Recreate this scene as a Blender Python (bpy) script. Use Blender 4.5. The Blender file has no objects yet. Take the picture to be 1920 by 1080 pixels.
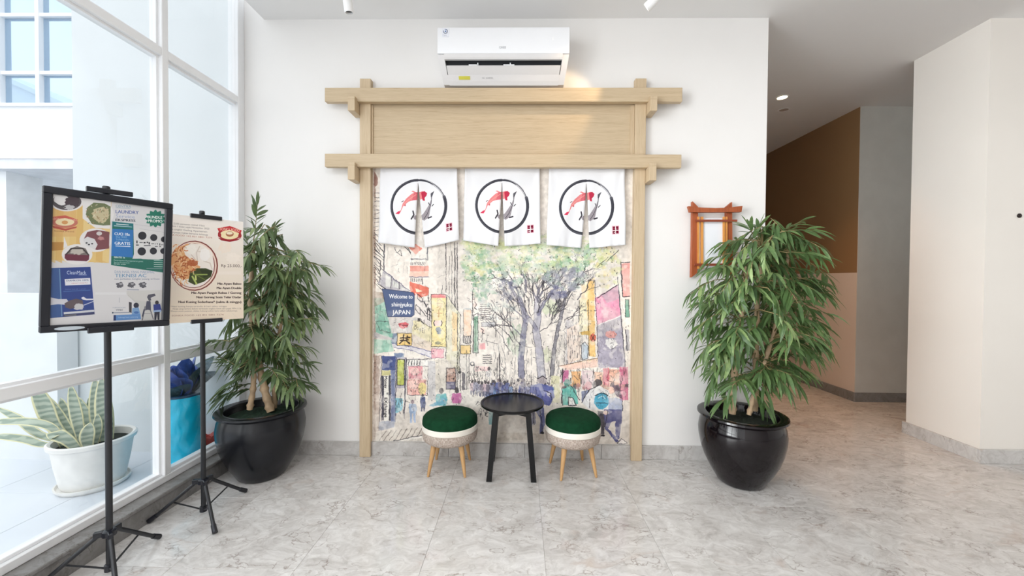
import bpy, bmesh, math, random
import numpy as np
from mathutils import Vector, Matrix

# ------------------------------------------------------------------ camera, world, light
SC = bpy.context.scene
COL = SC.collection
F_PX, CX, CY, DIST, EYE = 739.34, 964.73, 534.42, 3.0856, 1.4
def _basis():
    pi_, ya, ro = .0158, -.0159, .0073
    c, s = math.cos(ya), math.sin(ya); Ry = np.array([[c, -s, 0], [s, c, 0], [0, 0, 1.]])
    c, s = math.cos(pi_), math.sin(pi_); Rp = np.array([[1., 0, 0], [0, c, -s], [0, s, c]])
    ex, ey, ez = Rp @ Ry
    c, s = math.cos(ro), math.sin(ro)
    return c * ex + s * ez, -s * ex + c * ez, ey
RIGHT, UP, FW = _basis()
CAMP = np.array([0, -DIST, EYE])
def project(p):                       # a point of the room -> pixel of the photograph (used to register flat prints)
    d = np.array(p) - CAMP; w = d @ FW
    return CX + F_PX * (d @ RIGHT) / w, CY - F_PX * (d @ UP) / w
def at(u, v, Y):                      # survey: pixel seen at depth plane y = Y -> point of the room
    d = FW + RIGHT * (u - CX) / F_PX - UP * (v - CY) / F_PX
    return CAMP + d * ((Y - CAMP[1]) / d[1])

cam = bpy.data.cameras.new('camera'); cam.sensor_width = 36; cam.lens = F_PX / 1920 * 36
cam.shift_x = (960 - CX) / 1920; cam.shift_y = (CY - 540) / 1920; cam.clip_start = .05
co = bpy.data.objects.new('camera', cam); COL.objects.link(co); SC.camera = co
M = Matrix.Identity(4)
for i in range(3):
    M[i][0], M[i][1], M[i][2], M[i][3] = RIGHT[i], UP[i], -FW[i], CAMP[i]
co.matrix_world = M

SC.view_settings.view_transform = 'Standard'; SC.view_settings.look = 'None'
SC.view_settings.gamma = 1; SC.view_settings.use_curve_mapping = False
SC.view_settings.exposure = -0.02
SC.cycles.max_bounces = 10; SC.cycles.diffuse_bounces = 5; SC.cycles.transparent_max_bounces = 12
SC.cycles.caustics_reflective = False; SC.cycles.caustics_refractive = False
SC.cycles.sample_clamp_indirect = 6

W = bpy.data.worlds.new('sky'); SC.world = W; W.use_nodes = True
nt = W.node_tree; bgn = nt.nodes['Background']
tc = nt.nodes.new('ShaderNodeTexCoord'); sep = nt.nodes.new('ShaderNodeSeparateXYZ')
rmp = nt.nodes.new('ShaderNodeValToRGB')
nt.links.new(tc.outputs['Generated'], sep.inputs[0]); nt.links.new(sep.outputs['Z'], rmp.inputs[0])
nt.links.new(rmp.outputs[0], bgn.inputs[0])
rmp.color_ramp.elements[0].color = (1, 1, 1, 1); rmp.color_ramp.elements[0].position = 0
rmp.color_ramp.elements[1].color = (.90, .95, 1, 1); rmp.color_ramp.elements[1].position = .8
bgn.inputs[1].default_value = 1.9

def area(name, loc, rot, sx, sy, watts, col):
    l = bpy.data.lights.new(name, 'AREA'); l.shape = 'RECTANGLE'; l.size = sx; l.size_y = sy; l.energy = watts; l.color = col
    o = bpy.data.objects.new(name, l); COL.objects.link(o); o.location = loc; o.rotation_euler = rot
    return o
# area lights behind the camera: side daylight and an added overhead fill
area('side_window_daylight', (-2.45, -3.7, 2.0), (0, -math.pi / 2, 0), 3.4, 3.2, 130, (.98, .99, 1))   # daylight through the side glazing
l2 = area('side_window_daylight', (-2.4, -4.1, 2.0), (0, -math.pi / 2, math.radians(27)), 3.2, 3.0, 38, (.98, .99, 1)); l2.data.spread = math.radians(52)
area('overhead_fill_light', (.0, -3.8, 3.38), (0, 0, 0), 4.0, 2.6, 88, (1, .99, .98))  # added overhead fill to brighten the room, no fitting stands there

# ------------------------------------------------------------------ helpers
R = random.Random(7)
def lin(c):
    c = [x / 255 for x in c[:3]]
    return tuple(x / 12.92 if x <= .04045 else ((x + .055) / 1.055) ** 2.4 for x in c) + (1,)

def new_mat(name):
    m = bpy.data.materials.new(name); m.use_nodes = True
    return m, m.node_tree, m.node_tree.nodes['Principled BSDF']
def link(t, a, b): t.links.new(a, b)
def coords(t, scale=(1, 1, 1), out='Object'):
    tcn = t.nodes.new('ShaderNodeTexCoord'); mp = t.nodes.new('ShaderNodeMapping'); mp.inputs['Scale'].default_value = scale
    link(t, tcn.outputs[out], mp.inputs[0]); return mp.outputs[0]
def noise(t, vec, scale, detail=4, rough=.55, dist=0):
    n = t.nodes.new('ShaderNodeTexNoise'); n.inputs['Scale'].default_value = scale; n.inputs['Detail'].default_value = detail
    n.inputs['Roughness'].default_value = rough; n.inputs['Distortion'].default_value = dist
    if vec is not None: link(t, vec, n.inputs['Vector'])
    return n.outputs[0]
def ramp(t, fac, stops):
    r = t.nodes.new('ShaderNodeValToRGB'); link(t, fac, r.inputs[0]); e = r.color_ramp.elements
    while len(e) < len(stops): e.new(.5)
    for k, (p, c) in enumerate(stops): e[k].position = p; e[k].color = c
    return r.outputs[0]
def mixc(t, fac, a, b, mode='MIX'):
    n = t.nodes.new('ShaderNodeMix'); n.data_type = 'RGBA'; n.blend_type = mode
    for sock, v in ((n.inputs[0], fac), (n.inputs[6], a), (n.inputs[7], b)):
        if isinstance(v, (int, float)): sock.default_value = v
        elif isinstance(v, tuple): sock.default_value = v
        else: link(t, v, sock)
    return n.outputs[2]
def bump(t, bs, h, strength=.2, dist=.01):
    b = t.nodes.new('ShaderNodeBump'); b.inputs['Strength'].default_value = strength; b.inputs['Distance'].default_value = dist
    link(t, h, b.inputs['Height']); link(t, b.outputs[0], bs.inputs['Normal'])
def mat(name, col, rough=.5, metal=0, var=.04, vscale=6, bmp=0, bscale=80, spec=.5, coat=0, vecscale=(1, 1, 1)):
    m, t, b = new_mat(name); c = lin(col)
    v = coords(t, vecscale)
    d = tuple(x * (1 - var * 2.2) for x in c[:3]) + (1,); l = tuple(min(1, x * (1 + var)) for x in c[:3]) + (1,)
    link(t, ramp(t, noise(t, v, vscale), [(.3, d), (.7, l)]), b.inputs['Base Color'])
    b.inputs['Roughness'].default_value = rough; b.inputs['Metallic'].default_value = metal
    b.inputs['Specular IOR Level'].default_value = spec; b.inputs['Coat Weight'].default_value = coat
    b.inputs['Coat Roughness'].default_value = .06
    if bmp: bump(t, b, noise(t, v, bscale, 3), bmp, .004)
    return m

def wood(name, light, dark, along, freq=1.0, rough=.5):
    m, t, b = new_mat(name)
    sc = {'x': (1.3, 30, 30), 'z': (30, 30, 1.3), 'y': (30, 1.3, 30)}[along]
    v = coords(t, tuple(s * freq for s in sc))
    n1 = noise(t, v, 1.6, 6, .62, .6); n2 = noise(t, v, 6, 3, .6)
    f = mixc(t, .4, n1, n2)
    c = ramp(t, f, [(.30, lin(dark)), (.47, lin([(a * 2 + d) / 3 for a, d in zip(light, dark)])), (.66, lin(light))])
    link(t, c, b.inputs['Base Color']); b.inputs['Roughness'].default_value = rough
    bump(t, b, f, .12, .002)
    return m

class MB:
    def __init__(s): s.bm = bmesh.new(); s.uv = None
    def _x(s, vs, mtx):
        if mtx is not None: bmesh.ops.transform(s.bm, matrix=mtx, verts=vs)
    def box(s, x0, x1, y0, y1, z0, z1, bev=0, mtx=None, seg=1):
        r = bmesh.ops.create_cube(s.bm, size=1); vs = r['verts']
        for v in vs: v.co = Vector((x0 + (v.co.x + .5) * (x1 - x0), y0 + (v.co.y + .5) * (y1 - y0), z0 + (v.co.z + .5) * (z1 - z0)))
        if bev:
            es = list({e for v in vs for e in v.link_edges})
            r = bmesh.ops.bevel(s.bm, geom=vs + es, offset=bev, segments=seg, affect='EDGES', profile=.5)
            vs = list(set(r['verts']) | {v for v in vs if v.is_valid})
        s._x(vs, mtx); return s
    def lathe(s, prof, n=32, mtx=None, cap0=True, cap1=True):
        rings = []
        for r, z in prof:
            rings.append([s.bm.verts.new((r * math.cos(2 * math.pi * k / n), r * math.sin(2 * math.pi * k / n), z)) for k in range(n)])
        for a, b in zip(rings, rings[1:]):
            for k in range(n): s.bm.faces.new((a[k], a[(k + 1) % n], b[(k + 1) % n], b[k]))
        if cap0: s.bm.faces.new(rings[0][::-1])
        if cap1: s.bm.faces.new(rings[-1])
        s._x([v for r in rings for v in r], mtx); return s
    def tube(s, pts, rad, n=10, caps=True):
        pts = [Vector(p) for p in pts]
        if not isinstance(rad, (list, tuple)): rad = [rad] * len(pts)
        rings = []; prev = None
        for i, p in enumerate(pts):
            d = (pts[min(i + 1, len(pts) - 1)] - pts[max(i - 1, 0)]).normalized()
            u = prev - d * prev.dot(d) if prev is not None else (Vector((0, 0, 1)) if abs(d.z) < .9 else Vector((1, 0, 0)))
            u = (u - d * u.dot(d)).normalized(); prev = u; w = d.cross(u)
            rings.append([s.bm.verts.new(p + (u * math.cos(2 * math.pi * k / n) + w * math.sin(2 * math.pi * k / n)) * rad[i]) for k in range(n)])
        for a, b in zip(rings, rings[1:]):
            for k in range(n): s.bm.faces.new((a[k], a[(k + 1) % n], b[(k + 1) % n], b[k]))
        if caps: s.bm.faces.new(rings[0][::-1]); s.bm.faces.new(rings[-1])
        return s
    def prism(s, poly, axis, a0, a1, mtx=None):      # polygon in the other two axes, extruded along axis
        def mk(p, a):
            return {'x': (a, p[0], p[1]), 'y': (p[0], a, p[1]), 'z': (p[0], p[1], a)}[axis]
        A = [s.bm.verts.new(mk(p, a0)) for p in poly]; B = [s.bm.verts.new(mk(p, a1)) for p in poly]
        n = len(poly)
        for k in range(n): s.bm.faces.new((A[k], A[(k + 1) % n], B[(k + 1) % n], B[k]))
        s.bm.faces.new(A[::-1]); s.bm.faces.new(B); s._x(A + B, mtx); return s
    def leaf(s, base, d, up, L, Wd, droop, fold=.25, shape=None, n=5):
        base, d, up = Vector(base), Vector(d).normalized(), Vector(up)
        side = d.cross(up)
        if side.length < 1e-3: side = d.cross(Vector((1, .3, 0)))
        side.normalize(); nrm = side.cross(d)
        prof = shape or [.2, .8, 1, .94, .66, .06]
        n = len(prof) - 1; prev = None
        for i, w in enumerate(prof):
            q = i / n
            c = base + d * (L * q) + Vector((0, 0, -1)) * (droop * L * q * q)
            h = nrm * (fold * w * Wd * .5)
            row = [s.bm.verts.new(c - side * (w * Wd * .5) + h), s.bm.verts.new(c), s.bm.verts.new(c + side * (w * Wd * .5) + h)]
            if prev:
                for k in range(2): s.bm.faces.new((prev[k], prev[k + 1], row[k + 1], row[k]))
            prev = row
        return s
    def mesh(s, name, smooth=None):
        bmesh.ops.recalc_face_normals(s.bm, faces=s.bm.faces)
        me = bpy.data.meshes.new(name); s.bm.to_mesh(me); s.bm.free()
        if smooth is not None:
            me.polygons.foreach_set('use_smooth', [True] * len(me.polygons))
            if smooth < 179: me.set_sharp_from_angle(angle=math.radians(smooth))
        return me
def obj(name, mb, m, parent=None, loc=(0, 0, 0), rotz=0, smooth=None):
    me = mb if isinstance(mb, bpy.types.Mesh) else mb.mesh(name, smooth)
    if m is not None and not me.materials: me.materials.append(m)
    o = bpy.data.objects.new(name, me); COL.objects.link(o); o.parent = parent; o.location = loc; o.rotation_euler = (0, 0, rotz)
    return o
def thing(name, label, cat, loc=(0, 0, 0), rotz=0, group=None):
    o = bpy.data.objects.new(name, None); COL.objects.link(o); o.location = loc; o.rotation_euler = (0, 0, rotz); o.empty_display_size = .1
    o['label'] = label; o['category'] = cat
    if group: o['group'] = group
    return o
def tag(o, label, cat, group=None):
    o['label'] = label; o['category'] = cat
    if group: o['group'] = group
    return o
def struct(o, label=None):
    o['kind'] = 'structure'
    if label: o['label'] = label
    return o
def copy_thing(root, loc, rotz, label):
    r = root.copy(); COL.objects.link(r); r.location = loc; r.rotation_euler = (0, 0, rotz); r['label'] = label
    for ch in root.children:
        c = ch.copy(); COL.objects.link(c); c.parent = r
        for g in ch.children:
            d = g.copy(); COL.objects.link(d); d.parent = c
    return r

# ------------------------------------------------------------------ painter for flat prints (mural, posters, cloth print)
RNG = np.random.default_rng(11)
def fbm(h, w, cells, octs=4):
    out = np.zeros((h, w)); amp = 1; tot = 0
    for o in range(octs):
        c = cells * 2 ** o; gy, gx = max(2, int(c * h / w) + 2), c + 2
        g = RNG.random((gy, gx)); y = np.linspace(0, gy - 1.001, h); x = np.linspace(0, gx - 1.001, w)
        yi, xi = y.astype(int), x.astype(int); fy, fx = (y - yi)[:, None], (x - xi)[None]
        fy = fy * fy * (3 - 2 * fy); fx = fx * fx * (3 - 2 * fx)
        a = g[yi][:, xi]; b = g[yi][:, xi + 1]; c2 = g[yi + 1][:, xi]; d = g[yi + 1][:, xi + 1]
        out += amp * ((a * (1 - fx) + b * fx) * (1 - fy) + (c2 * (1 - fx) + d * fx) * fy); tot += amp; amp *= .55
    return out / tot
_font = {}
def text_tris(s):
    if s not in _font:
        cu = bpy.data.curves.new('tmp', 'FONT'); cu.body = s; cu.resolution_u = 2
        o = bpy.data.objects.new('tmp', cu); COL.objects.link(o)
        bpy.context.view_layer.update()
        me = o.evaluated_get(bpy.context.evaluated_depsgraph_get()).to_mesh()
        me.calc_loop_triangles()
        v = np.array([x.co[:2] for x in me.vertices]).reshape(-1, 2); t = [tuple(l.vertices) for l in me.loop_triangles]
        _font[s] = [v[list(k)] for k in t]
        bpy.data.objects.remove(o); bpy.data.curves.remove(cu)
    return _font[s]
class Painter:
    def __init__(s, w, h, bg, corners=None):        # corners: pixels of TL, TR, BR, BL in the survey frame
        s.w, s.h = w, h; s.c = np.ones((h, w, 3)) * np.array(bg, float); s.k = (0, 0, 1)
        if corners is None: s.H = np.eye(3)
        else:
            A = []
            for (x, y), (X, Y) in zip(corners, [(0, 0), (w, 0), (w, h), (0, h)]):
                A.append([x, y, 1, 0, 0, 0, -X * x, -X * y, -X]); A.append([0, 0, 0, x, y, 1, -Y * x, -Y * y, -Y])
            s.H = np.linalg.svd(np.array(A, float))[2][-1].reshape(3, 3)
        s.wet = fbm(h, w, 14, 5)
    def frame(s, ox=0, oy=0, k=1): s.k = (ox, oy, k); return s
    def m(s, pts):
        p = np.array(pts, float).reshape(-1, 2) / s.k[2] + np.array(s.k[:2])
        q = np.c_[p, np.ones(len(p))] @ s.H.T
        return q[:, :2] / q[:, 2:]
    def scale(s, p):
        a = s.m([p, (p[0] + s.k[2], p[1])]); return float(np.hypot(*(a[1] - a[0])))
    def _comp(s, x0, y0, cov, col, a, wet):
        h, w = cov.shape; reg = s.c[y0:y0 + h, x0:x0 + w]; al = cov * a
        if wet: al = al * np.clip(1 - wet + wet * 2 * np.clip((s.wet[y0:y0 + h, x0:x0 + w] - .3) * 2.2, 0, 1), 0, 1)
        reg += (np.array(col, float) - reg) * al[..., None]
    def _fill(s, polys, col, a, wet, ss=2):
        P = [np.asarray(p) for p in polys]; al = np.concatenate(P)
        x0 = max(0, int(al[:, 0].min()) - 1); x1 = min(s.w, int(al[:, 0].max()) + 2); y0 = max(0, int(al[:, 1].min()) - 1); y1 = min(s.h, int(al[:, 1].max()) + 2)
        if x1 <= x0 or y1 <= y0: return
        acc = np.zeros(((y1 - y0) * ss, (x1 - x0) * ss))
        for p in P:
            bx0 = max(0, int((p[:, 0].min() - x0) * ss) - 1); bx1 = min(acc.shape[1], int((p[:, 0].max() - x0) * ss) + 2)
            by0 = max(0, int((p[:, 1].min() - y0) * ss) - 1); by1 = min(acc.shape[0], int((p[:, 1].max() - y0) * ss) + 2)
            if bx1 <= bx0 or by1 <= by0: continue
            xs = x0 + (np.arange(bx0, bx1) + .5) / ss; ys = (y0 + (np.arange(by0, by1) + .5) / ss)[:, None]
            ins = np.zeros((by1 - by0, bx1 - bx0), bool)
            for (ax, ay), (bx, by) in zip(p, np.roll(p, -1, 0)):
                if ay == by: continue
                ins ^= ((ay > ys) != (by > ys)) & (xs < (bx - ax) * (ys - ay) / (by - ay) + ax)
            acc[by0:by1, bx0:bx1] = np.maximum(acc[by0:by1, bx0:bx1], ins)
        cov = acc.reshape(y1 - y0, ss, x1 - x0, ss).mean((1, 3))
        s._comp(x0, y0, cov, col, a, wet)
    def poly(s, pts, col, a=1, wet=0): s._fill([s.m(pts)], col, a, wet)
    def rect(s, x0, y0, x1, y1, col, a=1, wet=0): s.poly([(x0, y0), (x1, y0), (x1, y1), (x0, y1)], col, a, wet)
    def ell(s, x, y, rx, ry, col, a=1, wet=0, wob=0, rot=0):
        t = np.linspace(0, 2 * np.pi, 26)[:-1]; k = 1 + wob * (RNG.random(25) - .5) * 2
        X, Y = rx * k * np.cos(t), ry * k * np.sin(t); c, d = math.cos(rot), math.sin(rot)
        s.poly(np.c_[x + X * c - Y * d, y + X * d + Y * c], col, a, wet)
    def line(s, pts, w, col=(45, 42, 48), a=1, wet=0, jit=0):   # w in frame pixels / k (photo pixels)
        pts = np.array(pts, float)
        if jit: pts = pts + (RNG.random(pts.shape) - .5) * 2 * jit
        p = s.m(pts); r = max(.35, w * s.scale(tuple(pts[0])) / 2)
        x0 = max(0, int(p[:, 0].min() - r - 2)); x1 = min(s.w, int(p[:, 0].max() + r + 3)); y0 = max(0, int(p[:, 1].min() - r - 2)); y1 = min(s.h, int(p[:, 1].max() + r + 3))
        if x1 <= x0 or y1 <= y0: return
        X = np.arange(x0, x1) + .5; Y = (np.arange(y0, y1) + .5)[:, None]; D = np.full((y1 - y0, x1 - x0), 1e9)
        for (ax, ay), (bx, by) in zip(p, p[1:]):
            dx, dy = bx - ax, by - ay; L = dx * dx + dy * dy + 1e-9
            t = np.clip(((X - ax) * dx + (Y - ay) * dy) / L, 0, 1)
            D = np.minimum(D, (X - ax - t * dx) ** 2 + (Y - ay - t * dy) ** 2)
        s._comp(x0, y0, np.clip(r + .5 - np.sqrt(D), 0, 1), col, a, wet)
    def outline(s, pts, w, col=(45, 42, 48), a=.9, jit=0): s.line(list(pts) + [pts[0]], w, col, a, 0, jit)
    def text(s, st, x, y, size, col, a=1, ex=(1, 0), ey=None, width=None, right=False):
        tr = text_tris(st)
        if not tr: return
        al = np.concatenate(tr); lo, hi = al[:, 0].min(), al[:, 0].max(); kx = size if width is None else width / (hi - lo)
        e = np.array(ex, float); f = np.array(ey if ey is not None else (-e[1], e[0]), float); o = np.array((x, y), float)
        off = hi if right else lo
        s._fill([s.m(o + (t[:, :1] - off) * kx * e - t[:, 1:] * size * f) for t in tr], col, a, 0, 3)
    def image(s, name):
        im = bpy.data.images.new(name, s.w, s.h); px = np.ones((s.h, s.w, 4), np.float32)
        px[..., :3] = np.clip(s.c[::-1] / 255, 0, 1); im.pixels.foreach_set(px.ravel()); im.update(); im.pack()
        return im
def print_mat(name, im, rough=.6, spec=.3, coat=0, bscale=0):
    m, t, b = new_mat(name); n = t.nodes.new('ShaderNodeTexImage'); n.image = im; n.extension = 'EXTEND'
    link(t, n.outputs[0], b.inputs['Base Color']); b.inputs['Roughness'].default_value = rough
    b.inputs['Specular IOR Level'].default_value = spec; b.inputs['Coat Weight'].default_value = coat; b.inputs['Coat Roughness'].default_value = .08
    if bscale: bump(t, b, noise(t, coords(t), bscale, 3), .15, .002)
    return m
def sheet(tl, tr, br, bl, thick, nrm):      # a thin printed sheet with UVs on its front face
    n = Vector(nrm) * thick; P = [Vector(p) for p in (tl, tr, br, bl)]
    me = bpy.data.meshes.new('sheet')
    me.from_pydata([tuple(p) for p in P] + [tuple(p - n) for p in P], [], [(0, 3, 2, 1), (4, 5, 6, 7), (0, 1, 5, 4), (1, 2, 6, 5), (2, 3, 7, 6), (3, 0, 4, 7)])
    uv = me.uv_layers.new(name='UVMap'); U = {0: (0, 1), 1: (1, 1), 2: (1, 0), 3: (0, 0)}
    for l in me.loops: uv.data[l.index].uv = U[l.vertex_index % 4]
    me.update(); return me

# ------------------------------------------------------------------ materials
M_WALL = mat('wall_paint', (236, 234, 232), .75, var=.012, vscale=1.5, bmp=.05, bscale=60)
M_BLOCK = mat('pier_paint', (230, 225, 218), .75, var=.012, vscale=1.5, bmp=.05, bscale=60)
M_CEIL = mat('ceiling_paint', (232, 231, 230), .85, var=.01, vscale=1)
M_FRAME = mat('white_frame', (238, 239, 241), .35, var=.01)
M_OUT = mat('outside_render', (240, 242, 245), .8, var=.015, vscale=1.2)
M_GREY = mat('corridor_grey', (205, 203, 196), .8, var=.02)

def marble(name, dark=1.0, rough=.12, use_obj=True):
    m, t, b = new_mat(name)
    g = t.nodes.new('ShaderNodeNewGeometry'); oi = t.nodes.new('ShaderNodeObjectInfo')
    add = t.nodes.new('ShaderNodeVectorMath'); add.operation = 'MULTIPLY_ADD'
    cmb = t.nodes.new('ShaderNodeCombineXYZ'); link(t, oi.outputs['Random'], cmb.inputs[2]); cmb.inputs[0].default_value = 0
    link(t, cmb.outputs[0], add.inputs[0]); add.inputs[1].default_value = (0, 0, 37 if use_obj else 0); link(t, g.outputs['Position'], add.inputs[2])
    v = add.outputs[0]
    mp = t.nodes.new('ShaderNodeMapping'); mp.inputs['Rotation'].default_value = (0, 0, .5); mp.inputs['Scale'].default_value = (1.35, 2.0, 1.35); link(t, v, mp.inputs[0]); v = mp.outputs[0]
    wv = mixc(t, .35, v, noise_col(t, v, 2.2)); 
    n1 = noise(t, wv, 3.2, 9, .62, 1.2); n2 = noise(t, wv, 11, 8, .65, 1.6)
    base = ramp(t, n1, [(.30, lin((172 * dark, 167 * dark, 164 * dark))), (.45, lin((202 * dark, 199 * dark, 196 * dark))), (.6, lin((219 * dark, 217 * dark, 215 * dark))), (.75, lin((229 * dark, 228 * dark, 227 * dark)))])
    base = mixc(t, .45, base, ramp(t, n2, [(.3, lin((166 * dark, 159 * dark, 154 * dark))), (.5, lin((209 * dark, 205 * dark, 202 * dark))), (.68, lin((238 * dark, 236 * dark, 233 * dark)))]))
    vo = t.nodes.new('ShaderNodeTexVoronoi'); vo.feature = 'DISTANCE_TO_EDGE'; vo.inputs['Scale'].default_value = 5.5
    wv2 = mixc(t, .5, v, noise_col(t, v, 5)); link(t, wv2, vo.inputs['Vector'])
    vein = ramp(t, vo.outputs['Distance'], [(0, (1, 1, 1, 1)), (.02, (.4, .4, .4, 1)), (.06, (0, 0, 0, 1))])
    gate = ramp(t, noise(t, v, 4, 4), [(.46, (0, 0, 0, 1)), (.62, (1, 1, 1, 1))])
    base = mixc(t, mixc(t, 1, mixc(t, 1, vein, gate, 'MULTIPLY'), (.75, .75, .75, 1), 'MULTIPLY'), base, lin((128 * dark, 112 * dark, 102 * dark)))
    n3 = ramp(t, noise(t, wv, 2.3, 6, .6, 2), [(.60, (0, 0, 0, 1)), (.72, (.4, .4, .4, 1))])
    base = mixc(t, n3, base, lin((176 * dark, 150 * dark, 134 * dark)))
    link(t, base, b.inputs['Base Color'])
    link(t, ramp(t, n2, [(.3, (rough * 1.3,) * 3 + (1,)), (.7, (rough * .8,) * 3 + (1,))]), b.inputs['Roughness'])
    b.inputs['Specular IOR Level'].default_value = .5
    return m
def noise_col(t, vec, scale):
    n = t.nodes.new('ShaderNodeTexNoise'); n.inputs['Scale'].default_value = scale; n.inputs['Detail'].default_value = 5
    link(t, vec, n.inputs['Vector']); return n.outputs[1]
M_MARBLE = marble('floor_marble', .98, .1)
M_SKIRT = marble('skirting_marble', .93, .3, False)
M_JOINT = mat('joint', (186, 182, 178), .7)
M_WOODX = wood('pale_oak_across', (203, 183, 153), (172, 149, 117), 'x', 1.5)
M_WOODZ = wood('pale_oak_upright', (206, 186, 156), (178, 154, 122), 'z', 1.5)
M_BLACK = mat('black_powder_coat', (26, 28, 33), .38, var=.05, vscale=20)
M_DARKPL = mat('black_plastic', (22, 24, 32), .3, var=.05)
def glass_mat(name, tint, refl):
    m = bpy.data.materials.new(name); m.use_nodes = True; t = m.node_tree; t.nodes.clear()
    o = t.nodes.new('ShaderNodeOutputMaterial'); tr = t.nodes.new('ShaderNodeBsdfTransparent'); gl = t.nodes.new('ShaderNodeBsdfGlossy')
    tr.inputs[0].default_value = tint; gl.inputs['Roughness'].default_value = .01
    fr = t.nodes.new('ShaderNodeFresnel'); fr.inputs[0].default_value = 1.4
    mx = t.nodes.new('ShaderNodeMixShader'); ml = t.nodes.new('ShaderNodeMath'); ml.operation = 'MULTIPLY'; ml.inputs[1].default_value = refl
    link(t, fr.outputs[0], ml.inputs[0]); link(t, ml.outputs[0], mx.inputs[0]); link(t, tr.outputs[0], mx.inputs[1]); link(t, gl.outputs[0], mx.inputs[2]); link(t, mx.outputs[0], o.inputs[0])
    return m
M_GLASS = glass_mat('window_glass', (.97, .98, .98, 1), .12)

# ------------------------------------------------------------------ setting: room shell
CEIL = 3.414; SK = .106
XG = -2.18                                           # inner face of the glazed partition
fl = struct(obj('floor', MB().box(-2.12, 6.6, -8, 6.2, -.12, -.003), M_JOINT))
tile = MB().box(-.2994, .2994, -.2994, .2994, -.02, 0, .0006).mesh('tile'); tile.materials.append(M_MARBLE)
for i in range(-4, 11):
    for j in range(-3, 11):
        x = .13 + .6 * i + .3; y = -.035 + .6 * j - .3
        if x > 6.6: continue
        if x - .3 < -2.2:
            obj('tile', MB().box(-2.1, x + .299, y - .299, y + .299, -.02, 0, .0012), M_MARBLE, fl); continue
        o = bpy.data.objects.new('tile', tile); COL.objects.link(o); o.parent = fl; o.location = (x, y, 0)
obj('tile', MB().box(-2.1, 6.6, -8, -2.137, -.02, -.0005), M_MARBLE, fl)
struct(obj('wall_back', MB().box(XG - .06, 1.885, 0, .2, -.1, 4.2), M_WALL))
struct(obj('wall_right_pier', MB().box(3.572, 6.6, .012, .6, -.1, CEIL + .05), M_BLOCK))
struct(obj('wall_corridor_end', MB().box(3.9015, 6.6, 1.55, 1.75, -.1, CEIL + .05), M_GREY))
m, t, b = new_mat('two_tone_paint')
g = t.nodes.new('ShaderNodeNewGeometry'); sp = t.nodes.new('ShaderNodeSeparateXYZ'); link(t, g.outputs['Position'], sp.inputs[0])
gt = t.nodes.new('ShaderNodeMath'); gt.operation = 'GREATER_THAN'; gt.inputs[1].default_value = 1.50; link(t, sp.outputs[2], gt.inputs[0])
link(t, mixc(t, gt.outputs[0], lin((222, 206, 192)), lin((150, 116, 80))), b.inputs['Base Color']); b.inputs['Roughness'].default_value = .7
bw = struct(obj('wall_corridor_side', MB().box(3.9, 4.05, 1.558, 6.2, -.1, CEIL + .05), m))
struct(obj('wall_corridor_far', MB().box(1.6, 4.1, 6.0, 6.2, -.1, CEIL + .05), M_GREY))
struct(obj('wall_corridor_left', MB().box(1.685, 1.885, .2, 6.1, -.1, CEIL + .05), M_GREY))
struct(obj('wall_right', MB().box(6.6, 6.75, -8, 6.2, -.1, CEIL + .05), M_WALL))
struct(obj('wall_front_blocker', MB().box(-.7, 6.75, -6.65, -6.5, -.1, CEIL + .05).box(-2.3, -.7, -6.65, -6.5, 2.6, 4.2), M_WALL))  # unseen wall added to hold back rear sky light, opening sized for that
struct(obj('ceiling', MB().box(-2.025, 6.7, -6.5, 6.2, CEIL, CEIL + .14), M_CEIL))
struct(obj('ceiling_upper', MB().box(XG - .06, -1.6, -6.5, .0, 4.05, 4.2), M_CEIL))
# skirting, one stone length per piece
sk = struct(obj('baseboard_back', MB().box(-2.1, -1.165, -.02, 0, 0, SK, .002), M_SKIRT))
for a, b_ in ((-1.163, -.56), (-.558, .04), (.042, .638), (.64, 1.24), (1.242, 1.887)):
    obj('stone_length', MB().box(a, b_, -.02, 0, 0, SK, .002), M_SKIRT, sk)
struct(obj('baseboard_pier', MB().box(3.552, 6.6, -.008, .012, 0, SK, .002).box(3.552, 3.571, .0125, .62, 0, SK, .002), M_SKIRT))
struct(obj('baseboard_corridor', MB().box(3.88, 3.9, 1.5505, 6.0, 0, SK, .002).box(3.88, 6.6, 1.53, 1.55, 0, SK, .002), marble('corridor_skirting', .62, .4, False)))

# glazed partition on the left
win = struct(obj('window_1', MB().box(XG - .08, XG, -6.4, 0, .128, .172, .004).box(XG - .065, XG - .02, -6.4, 0, .172, .19, .003), M_FRAME))
YM = [-.035, -.691, -1.98, -3.3, -4.6, -5.9]
for y in YM:
    w2 = .022 if y < -.1 else .035
    obj('mullion', MB().box(XG - .08, XG, y - w2, y + w2, .172, 4.05, .003), M_FRAME, win)
for z0, z1 in ((.868, .922), (2.735, 2.785)):
    for a, b_ in zip(YM[1:], YM[:-1]):
        obj('rail', MB().box(XG - .08, XG - .001, a + .022, b_ - .022, z0, z1, .003).box(XG - .062, XG - .022, a + .022, b_ - .022, z1, z1 + .014).box(XG - .062, XG - .022, a + .022, b_ - .022, z0 - .014, z0), M_FRAME, win)
for a, b_ in zip(YM[1:], YM[:-1]):
    for z0, z1 in ((.186, .856), (.934, 2.722), (2.797, 4.05)):
        o = obj('pane', MB().box(XG - .046, XG - .040, a + .02, b_ - .02, z0, z1), M_GLASS, win)
    obj('glazing_bead', MB().box(XG - .058, XG - .024, a + .0221, a + .036, .19, 4.05).box(XG - .058, XG - .024, b_ - .036, b_ - .0221, .19, 4.05), M_FRAME, win)
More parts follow.
